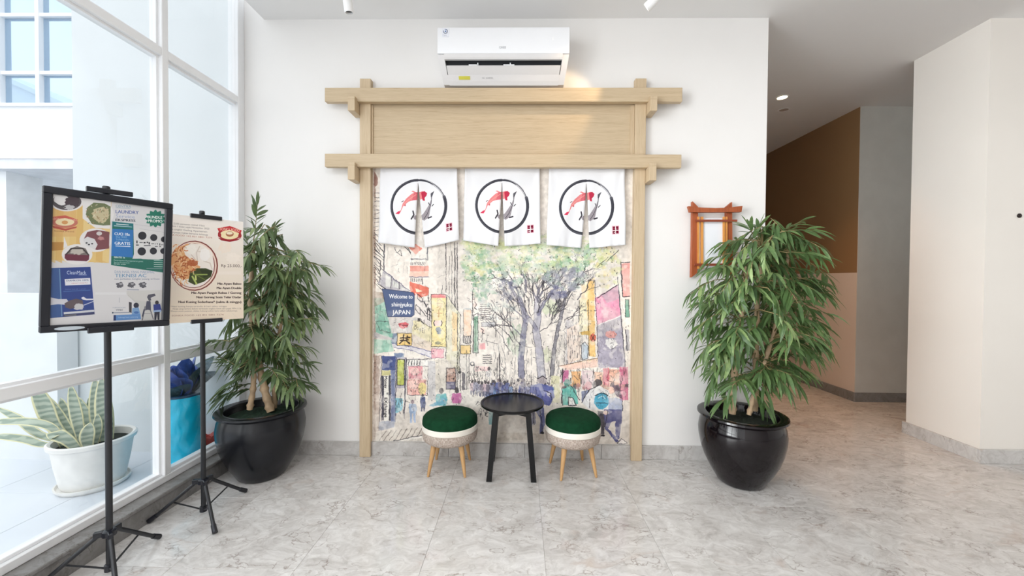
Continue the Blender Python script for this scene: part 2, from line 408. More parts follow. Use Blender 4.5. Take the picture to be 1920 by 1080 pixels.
struct(obj('trim_1', MB().box(-2.20, -2.085, -6.4, -.021, .108, .128, .004).box(-2.24, -2.1, -6.4, -.021, -.05, .108), marble('curb_stone', .62, .45, False)), 'brown grey stone curb under the glazed partition')

# ------------------------------------------------------------------ outside the glass
M_TERR = mat('terrace_tile', (226, 230, 236), .45, var=.02, vscale=2)
te = struct(obj('terrace_floor', MB().box(-9, -2.16, -8, 7, -.15, -.006), mat('terrace_joint', (176, 180, 188), .7)))
tt = MB().box(-.2985, .2985, -.2985, .2985, -.03, 0, .0015).mesh('terrace_tile'); tt.materials.append(M_TERR)
for i in range(0, 9):
    for j in range(-5, 2):
        o = bpy.data.objects.new('tile', tt); COL.objects.link(o); o.parent = te; o.location = (-2.51 - .6 * i, -.62 + .6 * j + .3, 0)
struct(obj('ground_outside', MB().box(-40, 40, -40, 40, -.4, -.16), mat('ground_paving', (205, 205, 205), .8)))
struct(obj('wall_outside', MB().box(-3.545, XG - .06, -.012, .2, -.1, 7), mat('facade_grey', (222, 226, 228), .8, var=.02, vscale=.8)))
low = struct(obj('wall_terrace_low', MB().box(-9, -3.5, -.17, -.03, -.1, 1.26), mat('low_wall_render', (226, 229, 232), .8, var=.02)))
# neighbouring building: slab band, windows above, glazed ground floor
nb = thing('white_building', 'white building beyond the glass with gridded windows over a plain parapet', 'building', (-6.6, 2.0, 0))
def nbp(name, mb, m): return obj(name, mb, m, nb)
nbp('parapet', MB().box(-2.6, 1.6, 0, .3, 2.93, 3.60).box(-2.6, 1.6, -.03, .33, 3.60, 3.64), M_OUT)
nbp('slab', MB().box(-2.6, 1.6, .02, 5, 2.80, 2.93), mat('slab_grey', (236, 238, 242), .8))
nbp('side_wall', MB().box(-.62, -.36, .15, .56, -.1, 2.80), mat('side_wall_grey', (244, 246, 248), .8))
nbp('ground_wall', MB().box(-2.6, 1.6, 2.4, 2.6, -.1, 2.8), M_OUT)
nbp('upper_side_wall', MB().box(1.2, 1.6, .3, 4, 3.6, 7), M_OUT)
gfw = nbp('window', MB().box(-.35, .9, 2.30, 2.36, .3, .36).box(-.35, .9, 2.30, 2.36, 2.25, 2.31).box(-.35, .9, 2.30, 2.36, 1.5, 1.54).box(.2, .25, 2.30, 2.36, .3, 2.3), M_FRAME)
obj('pane', MB().box(-.35, .9, 2.34, 2.35, .3, 2.3), mat('green_glass', (190, 222, 212), .1), gfw)
M_SKYG = glass_mat('far_glass', (.74, .83, .91, 1), .35)
uw = nbp('window_grid', MB().box(-2.6, 1.25, .02, .10, 5.55, 5.63), M_FRAME)
for x in (-2.45, -1.93, -1.36, -.80, -.25, .27, .80):
    obj('mullion', MB().box(x - .025, x + .025, .0, .12, 3.64, 5.55), M_FRAME, uw)
for z in (4.05, 4.80):
    obj('transom', MB().box(-2.6, 1.25, .01, .11, z - .022, z + .022), M_FRAME, uw)
xs = (-2.6, -2.45, -1.93, -1.36, -.80, -.25, .27, .80)
for a, b_ in zip(xs, xs[1:]):
    for z0, z1 in ((3.66, 4.028), (4.072, 4.778), (4.822, 5.55)):
        obj('pane', MB().box(a + .02, b_ - .02, .055, .06, z0, z1), M_SKYG, uw)
gb = thing('gabled_roof', 'white gabled roof seen through the far gridded windows', 'roof', (-11.0, 7.0, 0))
obj('gable_wall', MB().prism([(-3.4, 0), (1.0, 0), (1.0, 5.02), (-3.4, 6.97)], 'y', 0, .3), M_OUT, gb)
obj('roof_edge', MB().prism([(-3.6, 6.98), (1.2, 4.85), (1.2, 4.97), (-3.6, 7.1)], 'y', -.15, 2.5), M_OUT, gb)

# ------------------------------------------------------------------ mural
ML, MR, MT, MBOT = -1.166, .862, 2.262, SK + .004
P = Painter(980, 1030, (238, 230, 222), [project((x, -.003, z)) for x, z in ((ML, MT), (MR, MT), (MR, MBOT), (ML, MBOT))])
INK = (52, 48, 52)
def mural():
    r = RNG
    P.c += ((P.wet - .5) * 34)[..., None] * np.array([1, 1.02, 1.05])
    def scrib(n, x0, y0, x1, y1, w=.5, ln=14, a=.75, vert=.5, col=INK):
        for _ in range(n):
            x, y = x0 + r.random() * (x1 - x0), y0 + r.random() * (y1 - y0)
            th = math.pi / 2 + (r.random() - .5) * .25 if r.random() < vert else r.random() * math.pi
            l = ln * (.3 + r.random()); m_ = (x + l * .5 * math.cos(th) + (r.random() - .5) * 3, y + l * .5 * math.sin(th))
            P.line([(x, y), m_, (x + l * math.cos(th), y + l * math.sin(th))], w * (.5 + r.random()), col, a * (.5 + .5 * r.random()))
    # --- far towers (centre left), photo pixels
    P.frame()
    P.rect(850, 455, 880, 800, (212, 206, 200), .5, .6); P.rect(820, 455, 858, 560, (222, 214, 206), .8, .3)
    for x, y0, y1, w in ((835.5, 455, 500, 1.6), (836, 500, 548, 1), (842, 480, 560, .8), (847, 470, 570, .9), (852.5, 455, 575, 2), (857, 455, 582, 1.8), (886, 545, 600, 1.4), (888, 590, 662, .8), (829, 535, 550, 1)):
        P.line([(x, y0), (x, y1)], w, INK, .9, .3)
    P.line([(838, 553), (864, 592)], .9)
    for k in range(9): P.line([(900, 571 + k * 3.6), (900 + 12 + r.random() * 20, 571 + k * 3.6)], .9, INK, .8)
    for k in range(5): P.line([(905, 666 + k * 3.6), (922, 666 + k * 3.6)], 1.1, INK, .8)
    P.rect(903, 604, 928, 612, (190, 190, 196), .8); P.outline([(903, 604), (928, 604), (928, 612), (903, 612)], .6)
    P.line([(930, 590), (929, 632)], 1); P.line([(905, 620), (903, 640)], .8)
    scrib(60, 890, 560, 990, 720, .6, 22, .7, .9); scrib(90, 870, 690, 990, 745, .7, 9, .8, .6)
    scrib(120, 930, 620, 1100, 730, .7, 24, .75, .9); scrib(60, 1040, 600, 1095, 700, .6, 14, .7, .7)
    P.rect(1060, 600, 1075, 690, (200, 196, 205), .7, .7)
    # --- zoomed frame A
    P.frame(690, 450, 4.32)
    P.rect(44, -600, 62, 1700, (128, 92, 74), .55, .7)
    for a in ([(50, -560), (80, -500), (75, -440), (50, -420)],): P.poly(a, (130, 80, 66), .9, .3)
    for y in range(-380, -20, 34): P.line([(48, y), (112, y - 18 + r.random() * 30)], .9, INK, .8)
    for y in range(-60, 360, 40): P.line([(48, y), (95 + r.random() * 30, y + 55 + r.random() * 30)], 1, INK, .85)
    P.line([(60, 20), (130, 100)], 1.2); P.line([(50, 75), (128, 140)], 1.2); P.line([(48, 130), (102, 172), (92, 350)], 1.4); P.line([(48, 200), (92, 250)], 1)
    P.line([(132, 40), (127, 245)], 2, (90, 88, 96))
    P.rect(150, 30, 338, 420, (238, 230, 222), 1, .1)
    P.poly([(80, 352), (126, 246), (338, 414), (330, 424), (150, 400)], (176, 172, 184), .8, .4)
    for q in (0, 1, 2): P.poly([(140 + q * 62, 275 + q * 48), (185 + q * 62, 310 + q * 48), (185 + q * 62, 378 + q * 16), (140 + q * 62, 372 + q * 10)], (224, 226, 220) if q else (236, 236, 230), .8, .3)
    P.line([(126, 246), (338, 414)], 1.2, (70, 66, 100)); P.line([(80, 352), (150, 400), (330, 424)], 1.3); P.line([(188, 300), (186, 392)], 1); P.line([(250, 340), (250, 400)], 1)
    P.line([(215, 60), (235, 105), (262, 80), (275, 130), (225, 100)], .8); P.line([(250, 225), (245, 250), (260, 262)], .5, INK, .6); P.line([(300, 55), (360, 130)], 1.3); P.line([(318, 60), (350, 110)], .9)
    P.rect(345, -30, 480, 152, (240, 234, 228), .9); P.poly([(330, 62), (385, 30), (442, 70), (385, 116)], (242, 138, 118), .95, .2)
    P.line([(345, 152), (482, 156), (480, 50)], 2.2, (110, 108, 116))
    for k in range(9): P.line([(348 + k * 13, 180), (347 + k * 13, 200)], 1, INK, .85)
    P.rect(338, 208, 490, 252, (240, 152, 136), .95, .25); P.rect(338, 254, 490, 296, (246, 196, 176), .95, .25); P.line([(338, 299), (490, 299)], 1.3, (120, 112, 140))
    for k in range(7): P.line([(345 + k * 15, 312), (344 + k * 15, 336)], 1.1, INK, .8)
    P.line([(438, 305), (440, 360)], 1); P.line([(486, 390), (490, 500)], 1.2)
    P.poly([(337, 336), (490, 386), (490, 442), (450, 458), (400, 472), (340, 414)], (236, 98, 74), .95, .15); P.poly([(386, 388), (440, 412), (392, 426)], (250, 226, 196))
    P.poly([(380, 430), (520, 560), (520, 720), (380, 600)], (234, 224, 220), .9)
    for a in ([(385, 520), (420, 550), (420, 600), (388, 570)], [(480, 555), (520, 590), (520, 660), (482, 640)], [(400, 440), (440, 470), (440, 500), (402, 475)]): P.outline(a, 1.1)
    for a in ([(450, 500), (470, 540), (480, 520)], [(460, 570), (478, 600), (490, 545)], [(425, 560), (470, 620)], [(490, 600), (520, 620)], [(500, 560), (500, 650)], [(400, 640), (520, 720)]): P.line(a, 1.3)
    scrib(14, 390, 440, 510, 660, .8, 40, .8, .3)
    P.poly([(50, 470), (135, 465), (165, 640), (215, 800), (60, 745)], (120, 192, 168), .85, .6); P.poly([(50, 415), (120, 425), (130, 500), (50, 540)], (150, 122, 100), .7, .7)
    P.poly([(48, 800), (190, 810), (205, 900), (48, 920)], (140, 205, 180), .8, .6); P.poly([(48, 745), (215, 800), (200, 815), (48, 790)], (190, 186, 190), .9)
    P.outline([(60, 655), (160, 660), (180, 750), (100, 735)], .8, INK, .7)
    P.poly([(160, 630), (400, 622), (372, 748), (190, 752)], (218, 212, 208), .95)
    P.poly([(243, 678), (300, 660), (330, 680), (318, 705), (285, 718), (255, 705)], (226, 88, 96), .95); P.line([(245, 682), (322, 690)], .7); P.line([(280, 690), (300, 716)], .6)
    P.poly([(365, 655), (420, 650), (530, 725), (620, 860), (530, 860), (360, 760)], (240, 228, 178), .9, .3)
    P.text('Mo e E l', 372, 715, 56, (70, 62, 60), .85, (.88, .42), (0, 1), 100)
    P.rect(400, 630, 420, 660, INK, .8); P.line([(425, 655), (450, 675)], 2)
    P.poly([(360, 760), (560, 852), (515, 902), (360, 862)], (232, 214, 196), .95, .4); P.poly([(200, 755), (235, 755), (235, 855), (190, 835)], (120, 140, 170), .85, .4)
    P.poly([(195, 838), (362, 862), (512, 906), (515, 955), (360, 892), (205, 868)], (222, 218, 226), .95); P.line([(195, 838), (362, 862), (512, 906)], 1.2, (96, 96, 150)); P.line([(205, 868), (360, 892), (515, 955)], 1, (96, 96, 150))
    P.rect(235, 755, 355, 852, (242, 202, 116), .98, .2); P.outline([(235, 755), (355, 755), (355, 852), (235, 852)], 1)
    for a in ([(258, 792), (340, 788)], [(290, 768), (282, 815), (255, 838)], [(318, 775), (312, 822), (338, 838)], [(262, 812), (325, 808)]): P.line(a, 2.4, (70, 52, 40))
    P.rect(514, 440, 630, 862, (247, 228, 158), .95, .25); P.rect(514, 438, 630, 466, (236, 122, 132), .9, .2); P.outline([(512, 438), (632, 438), (632, 865), (514, 862)], .9)
    for a in ([(560, 490), (580, 475), (592, 492)], [(556, 510), (596, 512)], [(560, 545), (590, 530), (585, 560)], [(558, 590), (594, 592)], [(575, 560), (572, 620)]): P.line(a, 1.4, (214, 168, 120), .9)
    P.ell(566, 672, 32, 26, (248, 220, 212), 1); P.line([(538, 650), (530, 672), (540, 692)], 1.4); P.line([(592, 650), (600, 672), (590, 692)], 1.4)
    P.ell(572, 732, 20, 32, (150, 160, 178), .9, .4, .2); P.ell(566, 832, 22, 14, (150, 150, 130), .8, .4, .3)
    P.rect(514, 880, 612, 952, (240, 176, 188), .95, .25); P.outline([(514, 880), (612, 880), (612, 952), (514, 952)], .7, (150, 80, 100))
    P.poly([(634, 452), (745, 600), (745, 1080), (634, 960)], (226, 222, 190), .8, .5); P.poly([(680, 570), (722, 600), (722, 890), (680, 900)], (244, 210, 156), .85, .5); P.line([(634, 460), (630, 960)], 1); P.line([(725, 590), (722, 1080)], .9); P.line([(745, 610), (742, 1080)], .9)
    P.rect(772, 560, 836, 775, (245, 206, 176), .92, .25); P.outline([(772, 560), (836, 560), (836, 775), (772, 775)], .7); P.rect(775, 548, 832, 566, (206, 206, 206))
    P.outline([(772, 775), (832, 775), (830, 836), (770, 832)], 1); [P.line([(780 + k * 12, 780), (778 + k * 14, 828)], 1) for k in range(5)]
    P.ell(865, 490, 24, 60, (250, 224, 214), .8, .5); P.line([(848, 400), (846, 620)], 1.3); P.rect(856, 618, 892, 912, (124, 172, 144), .9, .4); P.outline([(856, 610), (892, 590), (892, 912), (848, 910)], 1); P.line([(866, 500), (880, 520), (862, 548), (884, 560)], 1); P.line([(870, 640), (868, 900)], .8, (70, 110, 90))
    P.rect(750, 850, 832, 922, (240, 204, 130), .9, .3); P.outline([(750, 850), (832, 850), (832, 922), (750, 922)], .8); P.rect(900, 832, 950, 884, (245, 172, 176), .9, .4); P.ell(925, 730, 18, 30, (246, 210, 200), .8, .4); P.line([(918, 715), (935, 730), (925, 755), (940, 760)], 1.2)
    # --- frame C: shops lower left
    P.frame(690, 650, 4.908)
    P.rect(50, 80, 125, 780, (150, 122, 108), .6, .8); P.rect(240, 60, 330, 100, (110, 130, 170), .9, .3)
    P.rect(105, 85, 128, 780, (226, 218, 212), .8); P.line([(128, 85), (98, 775)], .9)
    P.rect(130, 85, 252, 216, (58, 74, 138), .95, .35); P.rect(126, 218, 210, 262, (206, 200, 132), .9, .4)
    P.rect(210, 216, 248, 690, (112, 126, 172), .9, .5); P.rect(125, 262, 207, 680, (244, 240, 234)); P.rect(123, 262, 146, 680, (62, 60, 76), .95, .2); P.rect(190, 262, 208, 680, (70, 70, 84), .95, .2)
    P.rect(252, 100, 345, 380, (176, 172, 190), .8, .3); P.rect(268, 116, 333, 352, (206, 216, 92), .95, .3); P.outline([(268, 116), (333, 116), (333, 352), (268, 352)], 1.4); P.line([(258, 100), (252, 690)], 1.6, (80, 80, 110)); P.line([(350, 105), (335, 660)], 2.2, (70, 68, 84))
    P.poly([(100, 690), (245, 680), (240, 740), (95, 775)], (170, 176, 196), .8, .7); P.poly([(250, 470), (325, 480), (310, 590), (250, 610)], (120, 200, 226), .85, .5); scrib(16, 250, 400, 335, 600, .9, 60, .8, .9)
    P.rect(360, 110, 560, 178, (238, 234, 230), .95); [P.line([(375 + k * 26, 128), (373 + k * 26, 168)], 1.3) for k in range(5)]; P.line([(355, 118), (590, 112)], 1)
    P.rect(372, 178, 500, 296, (234, 150, 160), .95, .3); P.ell(430, 225, 45, 34, (247, 206, 200), .9, .2, .1); P.rect(360, 300, 535, 446, (246, 178, 168), .9, .35); P.ell(500, 385, 36, 58, (246, 226, 150), .95, .2); P.ell(420, 350, 45, 40, (250, 214, 204), .8, .2, .2)
    scrib(46, 372, 182, 540, 430, .7, 26, .7, .2); P.outline([(360, 178), (550, 178), (545, 446), (360, 446)], .7)
    P.rect(552, 130, 618, 490, (204, 202, 206), .8, .5); P.rect(618, 120, 810, 400, (218, 210, 196), .7, .5)
    P.rect(720, 196, 806, 390, (196, 156, 140), .95, .4); P.outline([(720, 196), (806, 196), (806, 390), (720, 390)], 1.3); scrib(18, 725, 200, 800, 330, .8, 24, .8, .2); P.rect(722, 320, 804, 388, (96, 100, 140), .8, .5)
    for x, y0, y1 in ((822, 60, 400), (832, 0, 300), (850, 200, 400), (905, 30, 395), (920, 180, 390), (930, 70, 330), (975, 170, 300), (1190, 100, 300), (1210, 60, 320)): P.line([(x, y0), (x + r.random() * 6 - 3, y1)], .9 + r.random() * 1.2, INK, .85)
    P.rect(865, 240, 892, 396, (96, 92, 100), .85, .3); P.rect(830, 225, 858, 240, INK, .8); P.ell(957, 155, 20, 22, (90, 88, 94)); P.ell(957, 155, 10, 12, (238, 230, 222)); P.rect(985, 180, 1110, 225, (244, 200, 200), .8, .4)
    P.poly([(860, 400), (1010, 390), (1060, 520), (1000, 560), (860, 520)], (238, 232, 224), .9)
    P.poly([(245, 640), (370, 600), (480, 640), (495, 760), (250, 770)], (212, 204, 196), .8, .6); P.poly([(56, 790), (495, 740), (495, 870), (60, 872)], (206, 198, 188), .7, .6)
    for k in range(8): P.line([(100 + k * 48, 868 - k * 3), (165 + k * 48, 775 - k * 5)], 1.1, (110, 98, 90), .8)
    P.poly([(235, 868), (495, 812), (495, 835), (300, 872)], (244, 240, 234)); P.line([(235, 866), (495, 812)], .9); P.line([(56, 875), (900, 884)], 1.2, (86, 74, 66))
    # people left
    def person(hx, hy, hr, bw, bh, top, legs, hair=(72, 66, 70), leglen=0, lean=0):
        P.poly([(hx - bw * .45, hy + hr), (hx + bw * .45, hy + hr), (hx + bw * .55 + lean, hy + hr + bh * .6), (hx + bw * .4 + lean, hy + hr + bh), (hx - bw * .4 + lean, hy + hr + bh), (hx - bw * .55 + lean, hy + hr + bh * .5)], top, .92, .45)
        if leglen:
            for q in (-1, 1): P.poly([(hx + lean + q * bw * .05, hy + hr + bh * .95), (hx + lean + q * bw * .4, hy + hr + bh * .95), (hx + lean + q * bw * .36, hy + hr + bh + leglen), (hx + lean + q * bw * .16, hy + hr + bh + leglen)], legs, .9, .4)
        P.ell(hx, hy, hr * .8, hr, hair, .9, .2, .12)
        for _ in range(5):
            x = hx + (r.random() - .5) * bw * 1.1; y = hy + hr + r.random() * bh; P.line([(x, y), (x + (r.random() - .5) * hr, y + r.random() * bh * .4)], .7, INK, .7)
    person(674, 405, 28, 100, 110, (100, 186, 194), (120, 130, 160)); P.poly([(560, 545), (690, 470), (722, 480), (712, 525), (600, 550)], (110, 176, 206), .9, .4); person(815, 400, 26, 90, 95, (206, 104, 166), (90, 80, 100)); person(410, 505, 18, 70, 90, (146, 174, 216), (150, 174, 214), (150, 130, 140), 90); person(505, 445, 16, 48, 100, (70, 82, 130), (60, 66, 100), leglen=30)
    person(1155, 335, 34, 140, 130, (96, 134, 202), (90, 120, 190)); person(1110, 200, 18, 46, 60, (226, 222, 222), (120, 120, 140)); scrib(40, 1010, 500, 1110, 650, .9, 30, .85, .3); P.rect(1110, 560, 1160, 720, (90, 170, 180), .7, .6)
    scrib(120, 940, 180, 1260, 420, .9, 30, .8, .6)
    # --- frame B: tree and right side
    P.frame(930, 450, 4.32)
    P.rect(670, 470, 748, 770, (242, 232, 190), .9, .35); P.poly([(730, 330), (795, 300), (805, 950), (750, 940)], (245, 198, 118), .95, .3); P.rect(690, 330, 745, 480, (248, 222, 176), .7, .5)
    P.poly([(800, 470), (985, 360), (1008, 612), (816, 692)], (236, 136, 176), .92, .45); P.poly([(850, 440), (985, 360), (1000, 470), (900, 510)], (190, 176, 186), .7, .7)
    P.poly([(816, 692), (1008, 612), (1052, 1030), (824, 1034)], (164, 158, 180), .92, .5); P.ell(930, 765, 44, 30, (244, 160, 150), .9, .4, .2); P.ell(935, 835, 46, 44, (240, 238, 236), .9, .2, .2); scrib(14, 890, 740, 985, 880, .8, 24, .8, .3)
    P.line([(816, 472), (985, 362)], 1.4); P.line([(985, 300), (1052, 1075)], 1.6, (80, 78, 90)); P.line([(816, 692), (1008, 612)], 1.8, (240, 232, 232)); P.line([(800, 330), (826, 940)], .9); P.line([(745, 480), (752, 940)], .9); P.line([(672, 490), (668, 660)], 1.1)
    P.poly([(1015, 190), (1082, 180), (1082, 462), (1025, 462)], (243, 156, 150), .92, .4); P.line([(1008, 175), (1028, 462), (1082, 455)], 1.6); P.line([(1008, 180), (1082, 175)], 1.2); P.rect(1045, 482, 1078, 625, (110, 170, 146), .9, .35); P.outline([(1045, 482), (1078, 482), (1078, 625), (1048, 625)], .9); P.rect(1048, 725, 1080, 895, (170, 170, 180), .8, .4); P.line([(1048, 725), (1062, 895)], 1.2)
    P.poly([(570, 720), (672, 672), (690, 960), (580, 1000)], (240, 214, 196), .85, .5); P.ell(785, 790, 26, 34, (222, 92, 70), .95, .2, .1); P.line([(770, 770), (800, 815)], 1); P.line([(800, 770), (770, 815)], 1); P.poly([(680, 745), (760, 735), (765, 775), (690, 765)], (226, 180, 90), .9); P.poly([(690, 850), (720, 825), (745, 860), (742, 960), (695, 975)], (172, 190, 210), .9, .4); P.outline([(690, 850), (720, 825), (745, 860), (742, 960), (695, 975)], 1)
    P.poly([(510, 1018), (820, 958), (826, 985), (560, 1040)], (246, 214, 176), .95); P.line([(510, 1018), (820, 958)], 1.2, (120, 90, 70)); scrib(60, 540, 620, 700, 1000, .8, 50, .75, .85)
    # trunks + branches
    def trunk(pts, w0, w1, col):
        n = len(pts)
        for k in range(n - 1):
            w = w0 + (w1 - w0) * k / (n - 1); P.line(pts[k:k + 2], w, col, .85, .25)
        for q in (-1, 1): P.line([(x + q * (w0 + (w1 - w0) * k / (n - 1)) * 2.1, y) for k, (x, y) in enumerate(pts)], .8, INK, .75, .3, 3)
    def branch(x, y, th, L, w, d):
        x2, y2 = x + L * math.cos(th), y - L * math.sin(th); xm, ym = (x + x2) / 2 + (r.random() - .5) * L * .25, (y + y2) / 2 + (r.random() - .5) * L * .25
        P.line([(x, y), (xm, ym), (x2, y2)], w, (108, 106, 124) if w > 2 else (62, 58, 66), .9, .2)
        if d:
            for _ in range(2 if r.random() < .75 else 3): branch(x2, y2, th + (r.random() - .5) * 1.3, L * (.62 + .3 * r.random()), w * .62, d - 1)
    P.ell(170, 820, 70, 130, (150, 186, 150), .6, .8, .3); P.ell(440, 540, 70, 60, (222, 232, 198), .8, .5, .3); P.ell(410, 930, 50, 60, (220, 226, 190), .7, .6, .3)
    trunk([(205, 1100), (200, 950), (220, 780), (240, 660), (215, 540), (190, 470)], 12, 7, (128, 128, 156))
    trunk([(370, 1120), (350, 900), (325, 740), (335, 620), (335, 480)], 15, 12, (176, 174, 190))
    trunk([(450, 1100), (470, 880), (505, 700), (535, 580), (560, 470), (640, 330)], 8, 3.5, (132, 130, 142))
    trunk([(325, 720), (255, 620), (190, 500), (120, 380)], 8, 5, (140, 138, 162)); trunk([(340, 600), (390, 500), (450, 430)], 7, 4, (130, 128, 158)); trunk([(515, 540), (480, 440)], 5, 3, (140, 138, 150))
    for _ in range(46):
        x = 130 + r.random() * 460; y = 330 + r.random() * 330; branch(x, y, math.pi / 2 - (x - 330) / 330 + (r.random() - .5) * .6, 34 + 40 * r.random(), 1.5, 2)
    for x, y, th, L, w in ((190, 470, 1.9, 90, 3.2), (120, 380, 2.3, 80, 2.6), (335, 480, 1.5, 80, 4), (335, 490, 1.1, 90, 3), (335, 500, 2.0, 90, 3), (215, 540, 2.5, 90, 2.4), (230, 640, 2.4, 110, 2.4), (215, 780, 2.4, 120, 2.2), (200, 850, 2.2, 110, 2), (450, 430, .9, 80, 3), (560, 470, .8, 100, 2.6), (640, 330, .8, 90, 2.2), (640, 330, 1.3, 80, 2), (660, 480, .8, 90, 1.8), (480, 440, 1.7, 70, 2.2), (240, 420, 1.6, 90, 4), (140, 830, 2.2, 110, 1.6), (110, 900, 2, 130, 1.6), (360, 740, .5, 60, 1.4), (560, 640, .4, 70, 1.4)): branch(x, y, th, L, w, 3)
    # foliage
    GR = [(214, 224, 150), (196, 214, 160), (150, 196, 150), (104, 168, 128), (196, 206, 196), (226, 222, 160), (160, 180, 170), (172, 196, 132)]
    P.frame()
    def leafage(n, cx, cy, rx, ry, cols, sz=5, a=.55):
        for _ in range(n):
            q, th = math.sqrt(r.random()), r.random() * 6.283
            P.ell(cx + rx * q * math.cos(th), cy + ry * q * math.sin(th), sz * (.4 + r.random()), sz * (.3 + .7 * r.random()), cols[int(r.random() * len(cols))], a * (.5 + .6 * r.random()), .5, .35)
    leafage(150, 895, 490, 28, 46, GR[:2] + GR[2:6], 6); leafage(60, 905, 540, 22, 26, GR[2:5] + GR[6:7], 5); leafage(330, 1020, 482, 130, 30, GR, 7); leafage(120, 1000, 455, 140, 14, GR[:3] + GR[5:6], 7); leafage(90, 975, 505, 60, 24, GR[3:7], 6); leafage(90, 1060, 520, 40, 24, [(140, 142, 160), (164, 166, 182), GR[6]], 6, .6); leafage(50, 1140, 500, 24, 40, [GR[5], (246, 222, 150), GR[0]], 6); leafage(70, 940, 560, 40, 46, [(180, 190, 190), (150, 166, 170), (206, 216, 206)], 6, .4); leafage(40, 1045, 548, 14, 12, [(128, 128, 160), (110, 112, 150)], 5, .7); leafage(40, 950, 545, 16, 22, [(100, 102, 130), (128, 128, 150)], 4, .6)
    for _ in range(420):
        x, y = 868 + r.random() * 290, 440 + r.random() * 95; P.ell(x, y, .5 + r.random() * 1.3, .4 + r.random() * .8, (60, 66, 60) if r.random() < .6 else (245, 242, 230), .75, 0, .3, r.random() * 3)
    for _ in range(150):
        x, y = 880 + r.random() * 220, 520 + r.random() * 80; th = r.random() * 3.14; P.line([(x, y), (x + 6 * math.cos(th), y - 6 * math.sin(th))], .7, (60, 58, 66), .7)
    P.line([(1138, 490), (1160, 468)], .9); P.line([(1120, 500), (1140, 482)], .8)
    # --- frame D: right hand crowd and shops
    P.frame(930, 650, 4)
    P.poly([(0, 500), (1000, 480), (1000, 735), (0, 722)], (214, 204, 194), .75, .55); P.line([(0, 722), (1000, 738)], 1.6, (92, 78, 68)); P.poly([(0, 640), (360, 650), (360, 700), (0, 700)], (190, 176, 160), .5, .8)
    for x0, y0, x1, y1, c in ((500, 175, 545, 265, (206, 96, 150)), (565, 185, 632, 300, (240, 176, 110)), (640, 180, 735, 300, (226, 200, 206)), (735, 190, 800, 300, (240, 190, 160)), (800, 160, 850, 300, (216, 84, 104)), (850, 170, 925, 330, (240, 176, 150)), (925, 150, 990, 400, (222, 96, 136)), (410, 220, 478, 420, (226, 222, 180))): P.rect(x0, y0, x1, y1, c, .88, .5)
    P.poly([(470, 145), (760, 95), (765, 150), (530, 175)], (244, 206, 190), .9, .3); scrib(80, 490, 150, 990, 330, 1, 44, .8, .8); P.line([(498, 165), (490, 420)], 1.3)
    for x in np.arange(470, 990, 36): P.ell(x + r.random() * 20, 285 + r.random() * 30, 16, 20, [(90, 84, 90), (190, 130, 130), (120, 116, 130), (210, 170, 150)][int(r.random() * 4)], .8, .3, .2)
    for x in np.arange(-90, 420, 22):
        q = .6 + .7 * r.random(); person(x + r.random() * 20, 250 + r.random() * 44, 12 * q, 40 * q, 64 * q, [(96, 106, 170), (176, 176, 200), (120, 150, 200), (232, 228, 230), (140, 134, 160), (224, 214, 210)][int(r.random() * 6)], (104, 104, 134), [(80, 76, 84), (130, 120, 130), (170, 150, 150)][int(r.random() * 3)], 36 * q)
    scrib(110, -90, 210, 430, 400, .8, 34, .7, .7)
    for x in np.arange(-180, -20, 24): person(x, 250 + r.random() * 30, 12, 34, 60, [(150, 150, 180), (120, 112, 130), (206, 180, 190)][int(r.random() * 3)], (80, 80, 110), leglen=30)
    P.poly([(260, 290), (330, 275), (425, 300), (440, 380), (400, 440), (330, 430), (300, 360), (250, 340)], (88, 98, 172), .95, .35); P.ell(345, 250, 36, 30, (172, 160, 166), .95, .2); P.line([(312, 238), (345, 222), (380, 240)], 1.6); P.ell(385, 370, 34, 40, (112, 116, 190), .9, .4); P.line([(355, 330), (410, 350), (420, 400)], 1.2); P.poly([(370, 340), (405, 350), (400, 380)], (236, 230, 230), .8)
    P.poly([(270, 430), (330, 400), (360, 470), (365, 560), (350, 655), (325, 650), (330, 540)], (84, 92, 150), .9, .4); P.poly([(250, 440), (290, 440), (300, 580), (270, 585)], (130, 130, 160), .8, .5); P.ell(345, 645, 14, 10, INK); P.ell(285, 580, 14, 8, (210, 206, 206)); P.line([(270, 440), (285, 580)], 1); P.line([(330, 480), (350, 650)], 1.1)
    P.poly([(492, 320), (560, 290), (605, 330), (612, 430), (500, 440)], (104, 198, 186), .95, .4); P.ell(532, 270, 26, 30, (90, 150, 140), .9, .3); P.poly([(540, 375), (575, 385), (600, 440), (545, 440)], (242, 240, 238)); P.outline([(540, 375), (575, 385), (600, 440), (545, 440)], 1.6); P.line([(492, 320), (500, 440)], 1.2); P.line([(560, 290), (625, 400)], 1.2)
    P.ell(690, 292, 28, 30, (226, 160, 170), .95, .2); P.poly([(640, 330), (700, 325), (700, 380), (640, 420)], (120, 130, 170), .85, .4)
    P.poly([(640, 420), (700, 320), (770, 290), (850, 330), (850, 480), (700, 470)], (230, 229, 232), .97, .1); P.ell(762, 268, 34, 26, (84, 76, 80), .95, .2); P.ell(790, 405, 54, 62, (58, 164, 204), .97, .35); P.line([(745, 365), (790, 345), (840, 365)], 1.4); P.line([(750, 420), (835, 425)], 1); P.line([(765, 385), (800, 370), (820, 390)], 1, (240, 250, 250)); P.line([(640, 420), (700, 320), (770, 290)], 1.3); P.line([(700, 390), (705, 460)], 1)
    P.poly([(760, 480), (815, 485), (812, 655), (785, 660)], (62, 58, 70), .95, .2); P.ell(800, 665, 16, 8, INK)
